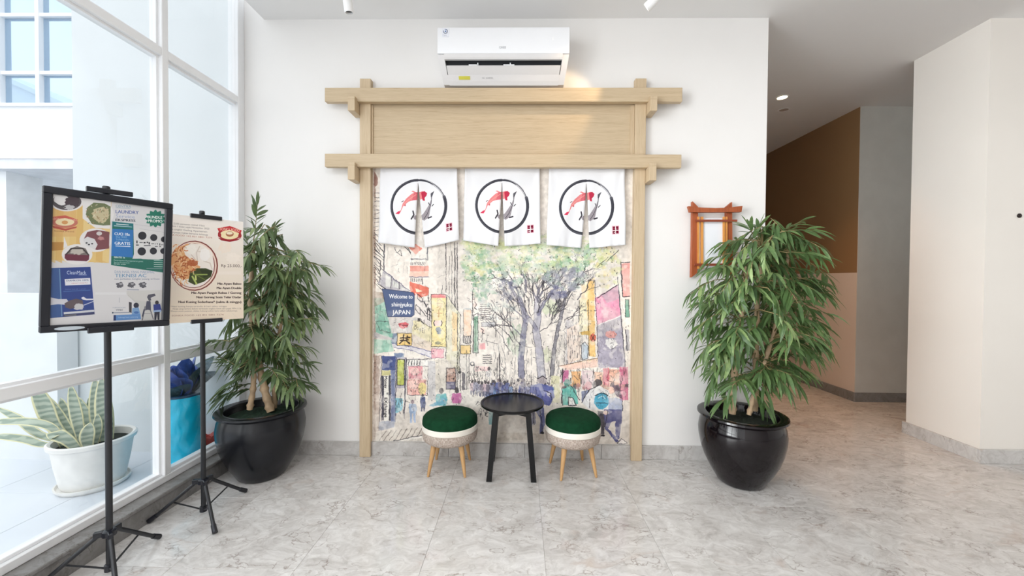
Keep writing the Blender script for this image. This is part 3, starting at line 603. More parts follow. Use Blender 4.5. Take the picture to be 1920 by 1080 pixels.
    P.poly([(870, 290), (915, 290), (950, 390), (900, 370)], (96, 80, 100), .95, .3); P.ell(865, 325, 24, 28, (240, 196, 180), .9); P.poly([(845, 380), (945, 390), (948, 480), (840, 480)], (150, 166, 206), .95, .45); P.poly([(805, 470), (945, 470), (945, 530), (925, 690), (895, 690), (895, 560), (870, 560), (840, 610), (920, 705), (900, 722), (815, 610)], (72, 74, 132), .96, .3); P.ell(822, 492, 22, 16, (226, 196, 186)); P.poly([(905, 725), (940, 690), (985, 722), (960, 732)], (238, 232, 230)); P.outline([(905, 725), (940, 690), (985, 722), (960, 732)], 1); P.line([(945, 385), (950, 480)], 1.2); P.line([(840, 480), (815, 600)], 1.1)
    P.rect(940, 300, 990, 400, (226, 140, 170), .6, .7)
    P.frame()
    for _ in range(170):
        x, y = 702 + r.random() * 478, 560 + r.random() * 200; P.ell(x, y, .6 + r.random(), .5 + r.random() * .8, INK, .6, 0, .3)
    scrib(260, 704, 560, 870, 745, .45, 12, .5, .55); scrib(160, 1080, 560, 1178, 745, .45, 12, .5, .6); scrib(120, 930, 690, 1178, 760, .5, 10, .6, .4); scrib(90, 704, 330, 860, 560, .45, 20, .45, .7)
    h, w = P.h, P.w; dx = (fbm(h, w, 70, 3) - .5) * 6; dy = (fbm(h, w, 70, 3) - .5) * 6
    yy, xx = np.mgrid[0:h, 0:w]; P.c = P.c[np.clip(yy + dy, 0, h - 1).astype(int), np.clip(xx + dx, 0, w - 1).astype(int)]
    lum = P.c.mean(2, keepdims=True)
    P.c = P.c + (lum - P.c) * .14
    g1 = fbm(h, w, 9, 4)[..., None]; g2 = fbm(h, w, 90, 3)[..., None]; g3 = fbm(h, w, 40, 3)[..., None]
    P.c *= 1 - .09 * np.clip((g1 - .42) * 3, 0, 1); P.c += (g2 - .5) * 40 + 4
    P.c += (np.array([246, 242, 236]) - P.c) * np.clip((g3 - .60) * 5, 0, .38) * (lum > 70)
    P.c *= np.array([1, .992, .98])
def mural_signs():
    P.frame(690, 450, 4.32)
    P.poly([(115, 395), (365, 425), (376, 440), (374, 605), (350, 623), (160, 622)], (82, 96, 134), .98, .25); P.outline([(115, 395), (365, 425), (376, 440), (374, 605), (350, 623), (160, 622)], 1, (50, 54, 84))
    WH = (250, 248, 244)
    for dx in (0, 2):
        P.text('Welcome to', 170 + dx, 472, 50, WH, 1, (1, .02), (0, 1), 190); P.text('shinjyuku', 190 + dx, 538, 50, WH, 1, (1, .015), (0, 1), 166); P.text('JAPAN', 196 + dx, 604, 52, WH, 1, (1, -.01), (0, 1), 145)
    P.frame(690, 650, 4.908); P.rect(147, 266, 189, 676, (240, 236, 228), .85)
    P.text('Money', 150, 272, 40, (36, 34, 40), 1, (0, 1), (-1, 0), 110); P.text('*', 150, 420, 60, (36, 34, 40), 1, (0, 1), (-1, 0)); P.text('EXchange', 150, 470, 40, (36, 34, 40), 1, (0, 1), (-1, 0), 180)
    for q in (1, 2): P.text('Money', 150 + q, 272, 40, (36, 34, 40), 1, (0, 1), (-1, 0), 110); P.text('EXchange', 150 + q, 470, 40, (36, 34, 40), 1, (0, 1), (-1, 0), 180)
mural(); mural_signs()
M_MURAL = print_mat('mural_print', P.image('mural_print'), .55, .3, bscale=300)
me = sheet((ML, 0, MT), (MR, 0, MT), (MR, 0, MBOT), (ML, 0, MBOT), .003, (0, -1, 0)); me.transform(Matrix.Translation((0, -.0035, -MBOT)))
o = obj('wall_mural', me, M_MURAL, None, (0, 0, MBOT)); tag(o, 'watercolour mural of a crowded city street inside the timber gate', 'mural')

# ------------------------------------------------------------------ timber gate
gate = thing('timber_gate', 'pale oak gate frame with two crossbeams standing against the wall', 'gate', (-.15, -.04, 0))
gx = .15; gy = .04
for x0, x1 in ((-1.2495, -1.1655), (.861, .944)):
    obj('post', MB().box(x0 + gx, x1 + gx, -.05 + gy, -.0225 + gy, 0, 2.93, .002).box(x0 + gx, x1 + gx, -.0226 + gy, -.002 + gy, SK + .002, 2.93), M_WOODZ, gate)
for z0, z1 in ((2.736, 2.84), (2.243, 2.342)):
    obj('crossbeam', MB().box(-1.5 + gx, 1.199 + gx, -.092 + gy, -.0505 + gy, z0, z1, .002), M_WOODX, gate)
for x0, x1 in ((-1.303, -1.2505), (.945, .9975)):
    for z0, z1 in ((2.648, 2.735), (2.135, 2.2425)):
        obj('bracket', MB().box(x0 + gx, x1 + gx, -.14 + gy, -.002 + gy, z0, z1, .002).box(x0 + gx, x1 + gx, -.14 + gy, -.093 + gy, z1, z1 + .022, .001), M_WOODZ, gate)
obj('sign_panel', MB().box(-1.165 + gx, .86 + gx, -.022 + gy, -.004 + gy, 2.30, 2.76), M_WOODX, gate)
for x0, x1 in ((-1.165, -1.154), (.8315, .86)):
    obj('cover_strip', MB().box(x0 + gx, x1 + gx, -.034 + gy, -.0225 + gy, 2.343, 2.735, .001), M_WOODZ, gate)

# ------------------------------------------------------------------ noren curtains
N = Painter(900, 920, (243, 243, 246))
def noren_print():
    p = N.frame(150, 50, 1)
    p.k = (-150, -50, 1)
    r = RNG
    cx, cy = 600, 505
    def arc(a0, a1, rad, w0, w1, col, al, n=40):
        t = np.linspace(a0, a1, n)
        for k in range(n - 1):
            w = w0 + (w1 - w0) * k / n; p.line([(cx + rad * math.cos(t[k]), cy + rad * 1.0 * math.sin(t[k])), (cx + rad * math.cos(t[k + 1]), cy + rad * math.sin(t[k + 1]))], w, col, al)
    arc(-1.6, -6.6, 300, 29, 37, (70, 70, 78), 1); arc(-1.6, -1.0, 300, 22, 12, (70, 70, 78), .9); arc(-1.0, -.3, 303, 10, 12, (100, 100, 108), .8); arc(-1.1, -.25, 290, 4, 5, (120, 120, 128), .7); arc(-1.5, -.6, 312, 5, 4, (120, 120, 126), .7)
    arc(-2.0, -5.5, 306, 5, 5, (110, 112, 120), .7); arc(-2.2, -5.0, 292, 4, 4, (40, 40, 46), .7)
    # red carp
    p.poly([(350, 605), (385, 575), (412, 560), (430, 480), (470, 420), (530, 365), (560, 350), (525, 335), (545, 328), (590, 345), (640, 330), (685, 350), (680, 380), (655, 405), (655, 440), (635, 440), (625, 420), (560, 435), (500, 455), (470, 480), (465, 510), (452, 505), (440, 505), (415, 570), (395, 605)], (234, 134, 136), .95)
    p.poly([(560, 350), (600, 340), (600, 430), (540, 440)], (212, 96, 112), .7); p.poly([(620, 345), (660, 330), (688, 355), (676, 385), (650, 410), (655, 440), (630, 435)], (196, 52, 80), .95)
    p.line([(585, 370), (500, 430), (440, 490)], 9, (246, 170, 160), .7); p.poly([(350, 605), (385, 572), (410, 575), (392, 606)], (222, 60, 92), .95); p.line([(418, 460), (440, 448)], 8, (110, 60, 70), .9); p.poly([(452, 500), (468, 485), (468, 508)], (200, 70, 90))
    # grey carp
    q = -32
    p.poly([(805 + q, 335), (775 + q, 395), (765 + q, 450), (752 + q, 500), (735 + q, 560), (715 + q, 630), (690 + q, 645), (650 + q, 668), (620, 660), (580, 650), (560, 620), (600, 600), (650 + q, 590), (690 + q, 540), (735 + q, 480), (760 + q, 430), (758 + q, 370)], (158, 150, 156), .92)
    p.poly([(805 + q, 333), (760 + q, 360), (758 + q, 400), (775 + q, 398)], (84, 84, 92), .95); p.line([(768 + q, 400), (755 + q, 480), (700 + q, 590), (655 + q, 645)], 7, (74, 70, 80), .9); p.line([(785 + q, 488), (762 + q, 508)], 9, (58, 58, 64)); p.line([(725 + q, 465), (735 + q, 490)], 9, (58, 58, 64)); p.line([(745 + q, 630), (705 + q, 640)], 16, (66, 64, 72)); p.line([(560, 560), (572, 600), (545, 650)], 16, (70, 66, 74)); p.line([(680 + q, 560), (720 + q, 600)], 4, (110, 104, 112), .6)
    # red seal
    q = -40
    p.rect(924 + q, 734, 1012 + q, 836, (236, 196, 206)); p.rect(932 + q, 742, 1004 + q, 828, (150, 60, 84)); D = (112, 20, 46)
    for a in ((938, 748, 960, 762), (976, 748, 1000, 764), (940, 770, 958, 782), (978, 774, 998, 788), (938, 796, 962, 824), (974, 796, 1000, 824)): p.rect(a[0] + q, a[1], a[2] + q, a[3], D)
    p.line([(968 + q, 742), (968 + q, 828)], 9, (250, 240, 240)); p.line([(932 + q, 790), (1003 + q, 790)], 9, (250, 240, 240)); p.rect(946 + q, 806, 956 + q, 818, (246, 230, 234)); p.line([(962 + q, 764), (976 + q, 778)], 6, (250, 240, 240))
noren_print(); N.c *= .96
M_NOREN = print_mat('noren_cloth', N.image('noren_print'), .9, .1, bscale=900)
def noren(x0, x1, zt, open_l, open_r, zl, zc, zr, label, seed, slit0):
    rr = random.Random(seed); nx, nz = 40, 46; y0 = -.034
    ph = [rr.random() * 6 for _ in range(6)]; verts, uvs, faces = [], [], []; Wd = x1 - x0
    def pt(s, t, side):
        drop = zt - (zl + (zc - zl) * s * 2 if s <= .5 else zc + (zr - zc) * (s - .5) * 2)
        q = max(0, (t - slit0) / (1 - slit0)); x = x0 + Wd * s; z = zt - drop * t
        if side < 0: x -= open_l * (.45 * t * (1 - s * 2) + q * (s * 2)) ; 
        else: x += open_r * (.45 * t * (s * 2 - 1) + q * (2 - s * 2))
        e = abs(s - .5) * 2
        y = .009 * math.sin(s * 9 + ph[0] + t * 2) * (.3 + t) + .005 * math.sin(s * 23 + ph[1] + t * 4) * (.2 + t) + .005 * math.sin(s * 60 + ph[2]) * max(0, t - .82) * 5
        y += .008 * math.exp(-((s - .04 - t * .22) / .035) ** 2) * math.exp(-t * 4) + .008 * math.exp(-((s - .96 + t * .22) / .035) ** 2) * math.exp(-t * 4)
        y += -.012 * q * math.exp(-((s - .5) / .08) ** 2) - .008 * t * e ** 3 + .004 * math.sin(t * 9 + s * 14 + ph[3]) * e * .6
        return (x, y0 + y, z)
    for side in (-1, 1):
        base = len(verts)
        for j in range(nz + 1):
            for i in range(nx // 2 + 1):
                s = (i / nx) if side < 0 else .5 + i / nx; t = j / nz
                verts.append(pt(s, t, side)); uvs.append((s, 1 - t))
        w = nx // 2 + 1
        for j in range(nz):
            for i in range(nx // 2): a = base + j * w + i; faces.append((a, a + w, a + w + 1, a + 1))
    cxm, czm = (x0 + x1) / 2, zt
    me = bpy.data.meshes.new('noren'); me.from_pydata([(a - cxm, b - y0, c - czm) for a, b, c in verts], [], faces)
    uv = me.uv_layers.new(name='UVMap')
    for l in me.loops: uv.data[l.index].uv = uvs[l.vertex_index]
    bm = bmesh.new(); bm.from_mesh(me); bmesh.ops.remove_doubles(bm, verts=[v for v in bm.verts if v.co.z > -(.99 * slit0) * (zt - zc)], dist=.0004); bm.to_mesh(me); bm.free()
    me.polygons.foreach_set('use_smooth', [True] * len(me.polygons))
    o = obj('noren_curtain', me, M_NOREN, None, (cxm, y0, czm)); sm = o.modifiers.new('cloth', 'SOLIDIFY'); sm.thickness = .0016
    tag(o, label, 'curtain', 'koi noren curtains under the lower crossbeam')
noren(-1.096, -.500, 2.262, .03, .052, 1.672, 1.636, 1.694, 'left white noren curtain with koi ring print and widest open slit', 1, .2)
noren(-.437, .138, 2.262, .026, .024, 1.694, 1.650, 1.672, 'middle white noren curtain with koi ring print hanging over the mural tree', 2, .2)
noren(.212, .790, 2.262, .036, .026, 1.662, 1.640, 1.666, 'right white noren curtain with koi ring print next to the right gate post', 3, .2)

# ------------------------------------------------------------------ air conditioner
ac = thing('air_conditioner', 'white wall mounted air conditioner above the timber gate', 'air conditioner', (-.14, -.1, 2.86))
M_AC = mat('ac_white', (244, 245, 248), .25, var=.005); M_ACG = mat('ac_grey', (222, 220, 220), .35, var=.01); M_ACD = mat('ac_dark', (28, 30, 36), .6)
def acz(z): return z - 2.86
HW = .478
body = MB(); prof = [(-.0, 3.215), (-.17, 3.222), (-.175, 3.03), (-.168, 3.0), (-.150, 2.985), (-.058, 2.90), (-.05, 2.86), (0, 2.86)]
# carcass: side view polygon, with the outlet recessed
car = [(.0985, 3.21), (-.085, 3.21), (-.085, 3.04), (-.04, 3.0), (.015, 2.925), (.03, 2.875), (.0985, 2.87)]
obj('carcass', MB().prism([(y, acz(z)) for y, z in car], 'x', -HW + .012, HW - .012), M_ACD, ac)
fp = [(-.06, 3.228), (-.098, 3.222), (-.104, 3.20), (-.106, 3.05), (-.100, 3.035), (-.07, 3.035), (-.07, 3.228)]
pan = obj('front_panel', MB().prism([(y, acz(z)) for y, z in fp], 'x', -HW, HW), M_AC, ac, smooth=40)
obj('top_cover', MB().box(-HW, HW, -.0695, .0985, acz(3.2105), acz(3.228), .003), M_AC, ac)
for s in (-1, 1):
    pr = [(.0985, 3.21), (-.0695, 3.21), (-.0695, 3.034), (-.094, 3.03), (-.086, 3.0), (-.04, 2.93), (-.01, 2.885), (.01, 2.862), (.0985, 2.862)]
    x0, x1 = (s * HW, s * (HW - .045)) if s > 0 else (-HW, -HW + .045)
    obj('end_cover', MB().prism([(y, acz(z)) for y, z in pr], 'x', min(x0, x1), max(x0, x1)), M_ACG, ac, smooth=30)
obj('panel_lip', MB().prism([(y, acz(z)) for y, z in [(-.0995, 3.034), (-.07, 3.034), (-.07, 3.0), (-.088, 3.0), (-.096, 3.012)]], 'x', -HW + .0452, HW - .0452), M_ACG, ac)
obj('chin', MB().prism([(y, acz(z)) for y, z in [(-.033, 2.915), (-.008, 2.88), (.012, 2.858), (.0985, 2.858), (.0985, 2.869), (.028, 2.869), (-.005, 2.915)]], 'x', -HW + .0452, HW - .0452), M_ACG, ac)
def slope(k): return (-.088 + .055 * k, 3.0 - .085 * k)       # along the outlet
flap = MB()
y, z = slope(.62); flap.prism([(y - .02, acz(z + .012)), (y - .016, acz(z + .017)), (y + .046, acz(z - .044)), (y + .042, acz(z - .05))], 'x', -HW + .05, HW - .05)
obj('flap', flap, M_ACG, ac)
fr = MB()
for x0, x1, zz in ((-.42, -.26, 0), (-.26, -.2, .008), (-.2, -.14, 0), (-.14, 0, 0), (0, .08, .008), (.08, .42, 0)):
    y, z = slope(.40 - zz * 8); fr.box(x0, x1 + .002, y + .004, y + .016, acz(z - .008), acz(z + .003))
obj('louver_rod', fr, M_AC, ac)
for x in (-.30, -.19, -.07, .05, .18, .30):
    y, z = slope(.5); big = x in (-.19, .05)
    obj('vane', MB().prism([(y + .006, acz(z + (.035 if big else .006))), (y + .022, acz(z + (.03 if big else .004))), (y + .05, acz(z - .02)), (y + .03, acz(z - .03))], 'x', x - .004, x + .004), M_AC, ac)
for ch in ac.children:                # the case narrows towards its underside
    if ch.name.split('.')[0] in ('end_cover', 'chin', 'carcass', 'flap', 'louver_rod'):
        for v in ch.data.vertices:
            if v.co.z < acz(3.02): v.co.x *= 1 - .055 * (acz(3.02) - v.co.z) / .16
def flat_text(name, s, size, m, parent, loc, rot=(math.pi / 2, 0, 0)):
    tr = text_tris(s); v, f = [], []
    lo = min(t[:, 0].min() for t in tr)
    for t in tr: f.append(tuple(range(len(v), len(v) + 3))); v += [((a - lo) * size, b * size, 0) for a, b in t]
    me = bpy.data.meshes.new(name); me.from_pydata(v, [], f); o = obj(name, me, m, parent, loc); o.rotation_euler = rot; return o
M_TXT = mat('grey_print', (150, 152, 158), .5); M_BLUE = mat('blue_print', (120, 150, 200), .5); M_YEL = mat('yellow_label', (206, 200, 70), .5)
flat_text('lettering', 'GREE', .022, M_TXT, ac, (-.03, -.1068, acz(3.066)))
lb = MB().box(-.445, -.395, -.1068, -.1052, acz(3.15), acz(3.212)); obj('sticker', lb, mat('pale_sticker', (236, 238, 246), .4), ac)
rg = MB()
for k in range(20):
    a0, a1 = .3 * k, .3 * (k + 1)
    if k < 17: rg.box(-.006, .006, -.1076, -.1069, .012, .0155, 0, Matrix.Translation((-.42, 0, acz(3.19))) @ Matrix.Rotation(a0, 4, 'Y'))
rg.lathe([(.006, 0), (.006, .0008)], 12, Matrix.Translation((-.42, -.1069, acz(3.19))) @ Matrix.Rotation(math.pi / 2, 4, 'X'))
obj('blue_mark', rg, M_BLUE, ac); flat_text('lettering', '5 yrs', .014, M_TXT, ac, (-.44, -.1072, acz(3.158)))
lt = flat_text('display_digit', '6', .034, mat('display_white', (255, 255, 255), .3), ac, (.352, -.1067, acz(3.125)))
sl = Matrix.Rotation(math.radians(-52), 4, 'X')
obj('energy_label', MB().box(-.335, -.25, -.001, .0, -.012, .012, 0, Matrix.Translation((0, -.0215, acz(2.898))) @ Matrix.Rotation(math.radians(36), 4, 'X')), M_YEL, ac)
flat_text('lettering', 'R32   INVERTER', .012, M_TXT, ac, (-.16, -.0205, acz(2.893)), (math.pi / 2 + math.radians(36), 0, 0))

# ------------------------------------------------------------------ stools
M_GREEN = mat('green_velvet', (17, 60, 37), .95, var=.12, vscale=30, bmp=.5, bscale=260, spec=.15)
M_CREAM = mat('cream_band', (236, 230, 220), .7, var=.02); 
m, t, b = new_mat('oat_linen'); v = coords(t)
n = noise(t, coords(t, (1, 1, .25)), 240, 2); n2 = noise(t, coords(t, (.25, .25, 1)), 240, 2)
link(t, ramp(t, mixc(t, .5, n, n2), [(.38, lin((150, 132, 120))), (.62, lin((202, 190, 180)))]), b.inputs['Base Color']); b.inputs['Roughness'].default_value = .95; bump(t, b, n, .3, .002); M_LINEN = m
M_LEG = wood('honey_wood', (206, 166, 116), (166, 122, 76), 'z', .8)
st = thing('round_stool', 'round stool with green velvet seat on the left of the black table', 'stool', (-.512, -.208, 0), 0, 'green topped round stools')
Z0 = .185
obj('seat', MB().lathe([(.001, 0.422), (.10, 0.421), (.155, 0.416), (.182, 0.405), (.197, 0.388), (.2, 0.368), (.2, 0.344)], 48, cap0=False), M_GREEN, st, smooth=60)
obj('band', MB().lathe([(.199, 0.3445), (.2025, 0.34), (.2025, 0.306), (.199, 0.302)], 48), M_CREAM, st, smooth=30)
obj('drum', MB().lathe([(.2, 0.3015), (.2, 0.265), (.192, 0.236), (.17, 0.22), (.001, 0.216)], 48, cap1=False), M_LINEN, st, smooth=50)
for sx in (-1, 1):
    for sy in (-1, 1):
        top = (sx * .095, sy * .10, .222); bot = (sx * .130, sy * .135, 0.003)
        obj('leg', MB().tube([bot, tuple(a * .15 + c * .85 for a, c in zip(top, bot)), top], [.0085, .0115, .021], 12), M_LEG, st, smooth=50)
copy_thing(st, (.388, -.21, 0), math.radians(12), 'round stool with green velvet seat on the right of the black table')

# ------------------------------------------------------------------ black side table
M_TBL = mat('black_lacquer', (13, 13, 15), .25, var=.1, vscale=20, spec=.35)
tb = thing('side_table', 'round black side table between the two green stools', 'table', (-.055, -.232, 0))
obj('tabletop', MB().lathe([(.001, .500), (.21, .500), (.215, .505), (.226, .5075), (.231, .504), (.229, .491), (.215, .483), (.001, .483)], 56, cap0=False, cap1=False), M_TBL, tb, smooth=40)
for a0, b0 in (((-1, -1), (1, -1)), ((1, -1), (1, 1)), ((1, 1), (-1, 1)), ((-1, 1), (-1, -1))):
    A = Vector((a0[0] * .10, a0[1] * .11, 0)); B = Vector((b0[0] * .10, b0[1] * .11, 0)); d = (B - A); L = d.length; ang = math.atan2(d.y, d.x)
    obj('apron', MB().prism([(0, .4825), (L, .4825), (L, .438), (L * .82, .446), (L * .5, .463), (L * .18, .446), (0, .438)], 'y', -.011, .011, Matrix.Translation(A) @ Matrix.Rotation(ang, 4, 'Z')), M_TBL, tb)
for sx in (-1, 1):
    for sy in (-1, 1):
        T = Vector((sx * .112, sy * .112, .481)); Bt = Vector((sx * .154, sy * .150, .004)); mbt = MB()
        w = .019
        vs = [mbt.bm.verts.new(p + Vector((dx * w, dy * w, 0))) for p in (Bt, T) for dx, dy in ((-1, -1), (1, -1), (1, 1), (-1, 1))]
        for k in range(4): mbt.bm.faces.new((vs[k], vs[(k + 1) % 4], vs[4 + (k + 1) % 4], vs[4 + k]))
        mbt.bm.faces.new(vs[:4][::-1]); mbt.bm.faces.new(vs[4:])
        lg = obj('leg', mbt, M_TBL, tb)
        obj('foot_pad', MB().lathe([(.012, 0), (.012, .0045)], 12, Matrix.Translation((Bt.x, Bt.y, 0))), mat('white_pad', (220, 220, 216), .5) if sx == sy == -1 else M_BLACK, lg)

# ------------------------------------------------------------------ potted plants
def leaf_mat(name, a, b_, c):
    m, t, bs = new_mat(name); g = t.nodes.new('ShaderNodeNewGeometry')
    n = noise(t, g.outputs['Position'], 9, 2); n2 = noise(t, g.outputs['Position'], 60, 2); oi = t.nodes.new('ShaderNodeObjectInfo')
    link(t, ramp(t, mixc(t, .3, mixc(t, .35, n, n2), oi.outputs['Random']), [(.30, lin(a)), (.5, lin(b_)), (.68, lin(c))]), bs.inputs['Base Color'])
    bs.inputs['Roughness'].default_value = .42; bs.inputs['Subsurface Weight'].default_value = 0
    # thin leaf: some light passes through
    tr = t.nodes.new('ShaderNodeBsdfTranslucent'); tr.inputs[0].default_value = lin(c); mx = t.nodes.new('ShaderNodeMixShader'); mx.inputs[0].default_value = .22
    out = t.nodes['Material Output']; link(t, bs.outputs[0], mx.inputs[1]); link(t, tr.outputs[0], mx.inputs[2]); link(t, mx.outputs[0], out.inputs[0])
    return m
M_LEAFL = leaf_mat('leaf_left', (58, 80, 50), (94, 116, 72), (150, 166, 116))
M_LEAFR = leaf_mat('leaf_right', (54, 80, 50), (90, 120, 72), (152, 174, 114))
M_BARK = mat('jointed_bark', (190, 162, 130), .65, var=.18, vscale=14, bmp=.3, bscale=60)
M_TWIG = mat('twig', (150, 134, 92), .7, var=.1)
M_MOSS = mat('dark_moss', (34, 58, 42), .95, var=.3, vscale=40, bmp=.8, bscale=90)
M_SOIL = mat('dark_soil', (34, 40, 30), .95, var=.3, vscale=40, bmp=.8, bscale=90)

def inside(p, poly):
    x, y = p; c = False
    for (ax, ay), (bx, by) in zip(poly, poly[1:] + poly[:1]):
        if (ay > y) != (by > y) and x < (bx - ax) * (y - ay) / (by - ay) + ax: c = not c
    return c
def plant(name, label, base, prof, pot_m, soil_m, soil_z, soil_r, trunks, outline, holes, manual, nspray, depth_r, lm, seed, xmin, ymax_fn, lsc=1.0, holes_p=.85, spine=None):
    rr = random.Random(seed); bx, by = base
    th = thing(name, label, 'plant', (bx, by, 0))
    pot = obj('pot', MB().lathe(prof, 64, cap1=False), pot_m, th, smooth=50)
    so = MB(); n, k = 40, 10
    rings = [[so.bm.verts.new((soil_r * q / k * math.cos(2 * math.pi * i / n), soil_r * q / k * math.sin(2 * math.pi * i / n), soil_z + .02 * (1 - (q / k) ** 2) + (rr.random() - .5) * .018 * (q < k))) for i in range(n)] for q in range(1, k + 1)]
    c0 = so.bm.verts.new((0, 0, soil_z + .02))
    for i in range(n): so.bm.faces.new((c0, rings[0][i], rings[0][(i + 1) % n]))
    for a, b_ in zip(rings, rings[1:]):
        for i in range(n): so.bm.faces.new((a[i], b_[i], b_[(i + 1) % n], a[(i + 1) % n]))
    obj('moss', so, soil_m, th, smooth=180)
    tpts = []
    for tk in trunks:
        rad0, rad1, pts = tk; P3 = [Vector((p[0] - bx, p[1] - by, p[2])) for p in pts]
        fine, rad = [], []; segs = len(P3) - 1; per = 8
        for si in range(segs):
            for q in range(per):
                f = q / per; p = P3[si].lerp(P3[si + 1], f); g = (si + f) / segs
                ph = (g * segs * 2.2) % 1.0
                fine.append(p); rad.append((rad0 + (rad1 - rad0) * g) * (.9 + .36 * math.exp(-((ph - .5) / .16) ** 2)))
        fine.append(P3[-1]); rad.append(rad1)
        obj('trunk', MB().tube(fine, rad, 12), M_BARK, th, smooth=60)
        tpts += [(p, g) for p, g in zip(fine, rad)]
    # sprays
    us = [p[0] for p in outline]; vs = [p[1] for p in outline]; sprays = []
    tries = 0; pts2 = []
    while len(pts2) < nspray and tries < 20000:
        tries += 1
        p = (min(us) + rr.random() * (max(us) - min(us)), min(vs) + rr.random() * (max(vs) - min(vs)))
        if not inside(p, outline): continue
        if any((p[0] - h[0]) ** 2 + (p[1] - h[1]) ** 2 < h[2] ** 2 for h in holes) and rr.random() < holes_p: continue
        if any((p[0] - q[0]) ** 2 + (p[1] - q[1]) ** 2 < 15 ** 2 for q in pts2) and rr.random() < .8: continue
        pts2.append(p)
    cu = sum(us) / len(us); 
    if spine is None: spine = [(cu, v) for v in range(int(min(vs)), int(max(vs)) + 1, 40)]
    hw = (max(us) - min(us)) / 2
    for p in pts2:
        sx = np.interp(p[1], [s[1] for s in spine], [s[0] for s in spine]); q = min(1, abs(p[0] - sx) / hw)
        dy = (rr.random() * 2 - 1) * math.sqrt(1 - q * q * .9) * depth_r
        tip = Vector(at(p[0], p[1], min(by + dy, -.06))); 
        ax = Vector(at(sx, p[1] - 25, by))
        out = tip - ax; out.z *= .4
        if out.length < .03: out = Vector((rr.random() - .5, -rr.random(), 0))
        out.normalize()
        L = .15 + .09 * rr.random(); d = (out + Vector((rr.gauss(0, .3), rr.gauss(0, .3), .15 + rr.gauss(0, .2)))).normalized()
        sprays.append((tip - d * L * .8, d, L, .55 + rr.random() * .5))
    for (u0, v0, u1, v1, dy, dr) in manual:
        a, b_ = Vector(at(u0, v0, by + dy)), Vector(at(u1, v1, by + dy)); d = b_ - a
        sprays.append((a, d.normalized(), d.length * .8, dr))
    leaves = []; tw = MB()
    O = Vector((bx, by, 0))
    for a, d, L, dr in sprays:
        n = int(7 + L * 34); tipz = []
        near = min(tpts, key=lambda t: (t[0] + O - a).length + max(0, (t[0] + O).z - a.z) * 1.5)[0] + O
        mid = near.lerp(a, .5) + Vector((0, 0, .03)); 
        P_ = [a + d * (L * q / 5) + Vector((0, 0, -1)) * (dr * .35 * L * (q / 5) ** 2) for q in range(6)]
        tw.tube([near - O, mid - O] + [p - O for p in P_], [.0045, .0038] + [.003 - .0003 * q for q in range(6)], 5)
        for q in range(n):
            f = (q + .6) / n; i = min(4, int(f * 5)); bp = P_[i].lerp(P_[i + 1], f * 5 - i); ax_ = (P_[i + 1] - P_[i]).normalized()
            side = ax_.cross(Vector((0, 0, 1))); side = side.normalized() if side.length > .01 else Vector((1, 0, 0))
            ang = (1 if q % 2 else -1) * (.95 - .5 * f + rr.gauss(0, .18)); 
            if q == n - 1: ang = rr.gauss(0, .1)
            ld = ax_ * math.cos(ang) + side * math.sin(ang) + Vector((0, 0, rr.gauss(-.12, .22))); ld.normalize()
            ll = (.088 + .042 * rr.random()) * lsc * (1 - .25 * abs(f - .45)); leaves.append((bp, ld, ll, ll * (.155 + .05 * rr.random()), dr * (.45 + .5 * rr.random()), rr.gauss(0, .35)))
    variants = []
    for dr in (.25, .5, .8):
        mb = MB().leaf((0, 0, 0), (0, 1, 0), (0, 0, 1), 1, .155, dr, .35); me = mb.mesh('leaf', 180); me.materials.append(lm); variants.append(me)
    ok = []
    for bp, ld, ll, lw, dr, roll in leaves:
        tip = bp + ld * ll - Vector((0, 0, dr * ll)); lim = ymax_fn(tip.x, tip.z)
        if max(tip.y, bp.y) > lim: s = Vector((0, lim - max(tip.y, bp.y), 0)); bp = bp + s; tip = tip + s
        if min(tip.x, bp.x) < xmin: s = Vector((xmin - min(tip.x, bp.x), 0, 0)); bp = bp + s
        if tip.z < .42 and (Vector((tip.x, tip.y)) - Vector((bx, by))).length > .2: bp = bp + Vector((0, 0, .42 - tip.z))
        u, v = project(bp); ok.append(((bp - Vector(CAMP)).length, bp, ld, ll, lw, dr, roll))
    ok.sort(key=lambda x: x[0]); stuff = MB()
    for k, (_, bp, ld, ll, lw, dr, roll) in enumerate(ok):
        up = Vector((0, 0, 1)); sd = ld.cross(up); sd = sd.normalized() if sd.length > .01 else Vector((1, 0, 0)); nr = sd.cross(ld)
        sd2 = sd * math.cos(roll) + nr * math.sin(roll); nr2 = sd2.cross(ld)
        if k < 300:
            vi = 0 if dr < .38 else 1 if dr < .62 else 2; wq = lw / .155
            mtx = Matrix(((sd2.x * wq, ld.x * ll, nr2.x * ll, bp.x - bx), (sd2.y * wq, ld.y * ll, nr2.y * ll, bp.y - by), (sd2.z * wq, ld.z * ll, nr2.z * ll, bp.z), (0, 0, 0, 1)))
            o = bpy.data.objects.new('leaf', variants[vi]); COL.objects.link(o); o.parent = th; o.matrix_local = mtx
        else: stuff.leaf(bp - O, ld, nr2, ll, lw, dr * .8, .35)
    o = obj('foliage', stuff, lm, th, smooth=180); o['kind'] = 'stuff'
    o = obj('twigs', tw, M_TWIG, th, smooth=180); o['kind'] = 'stuff'
    return th

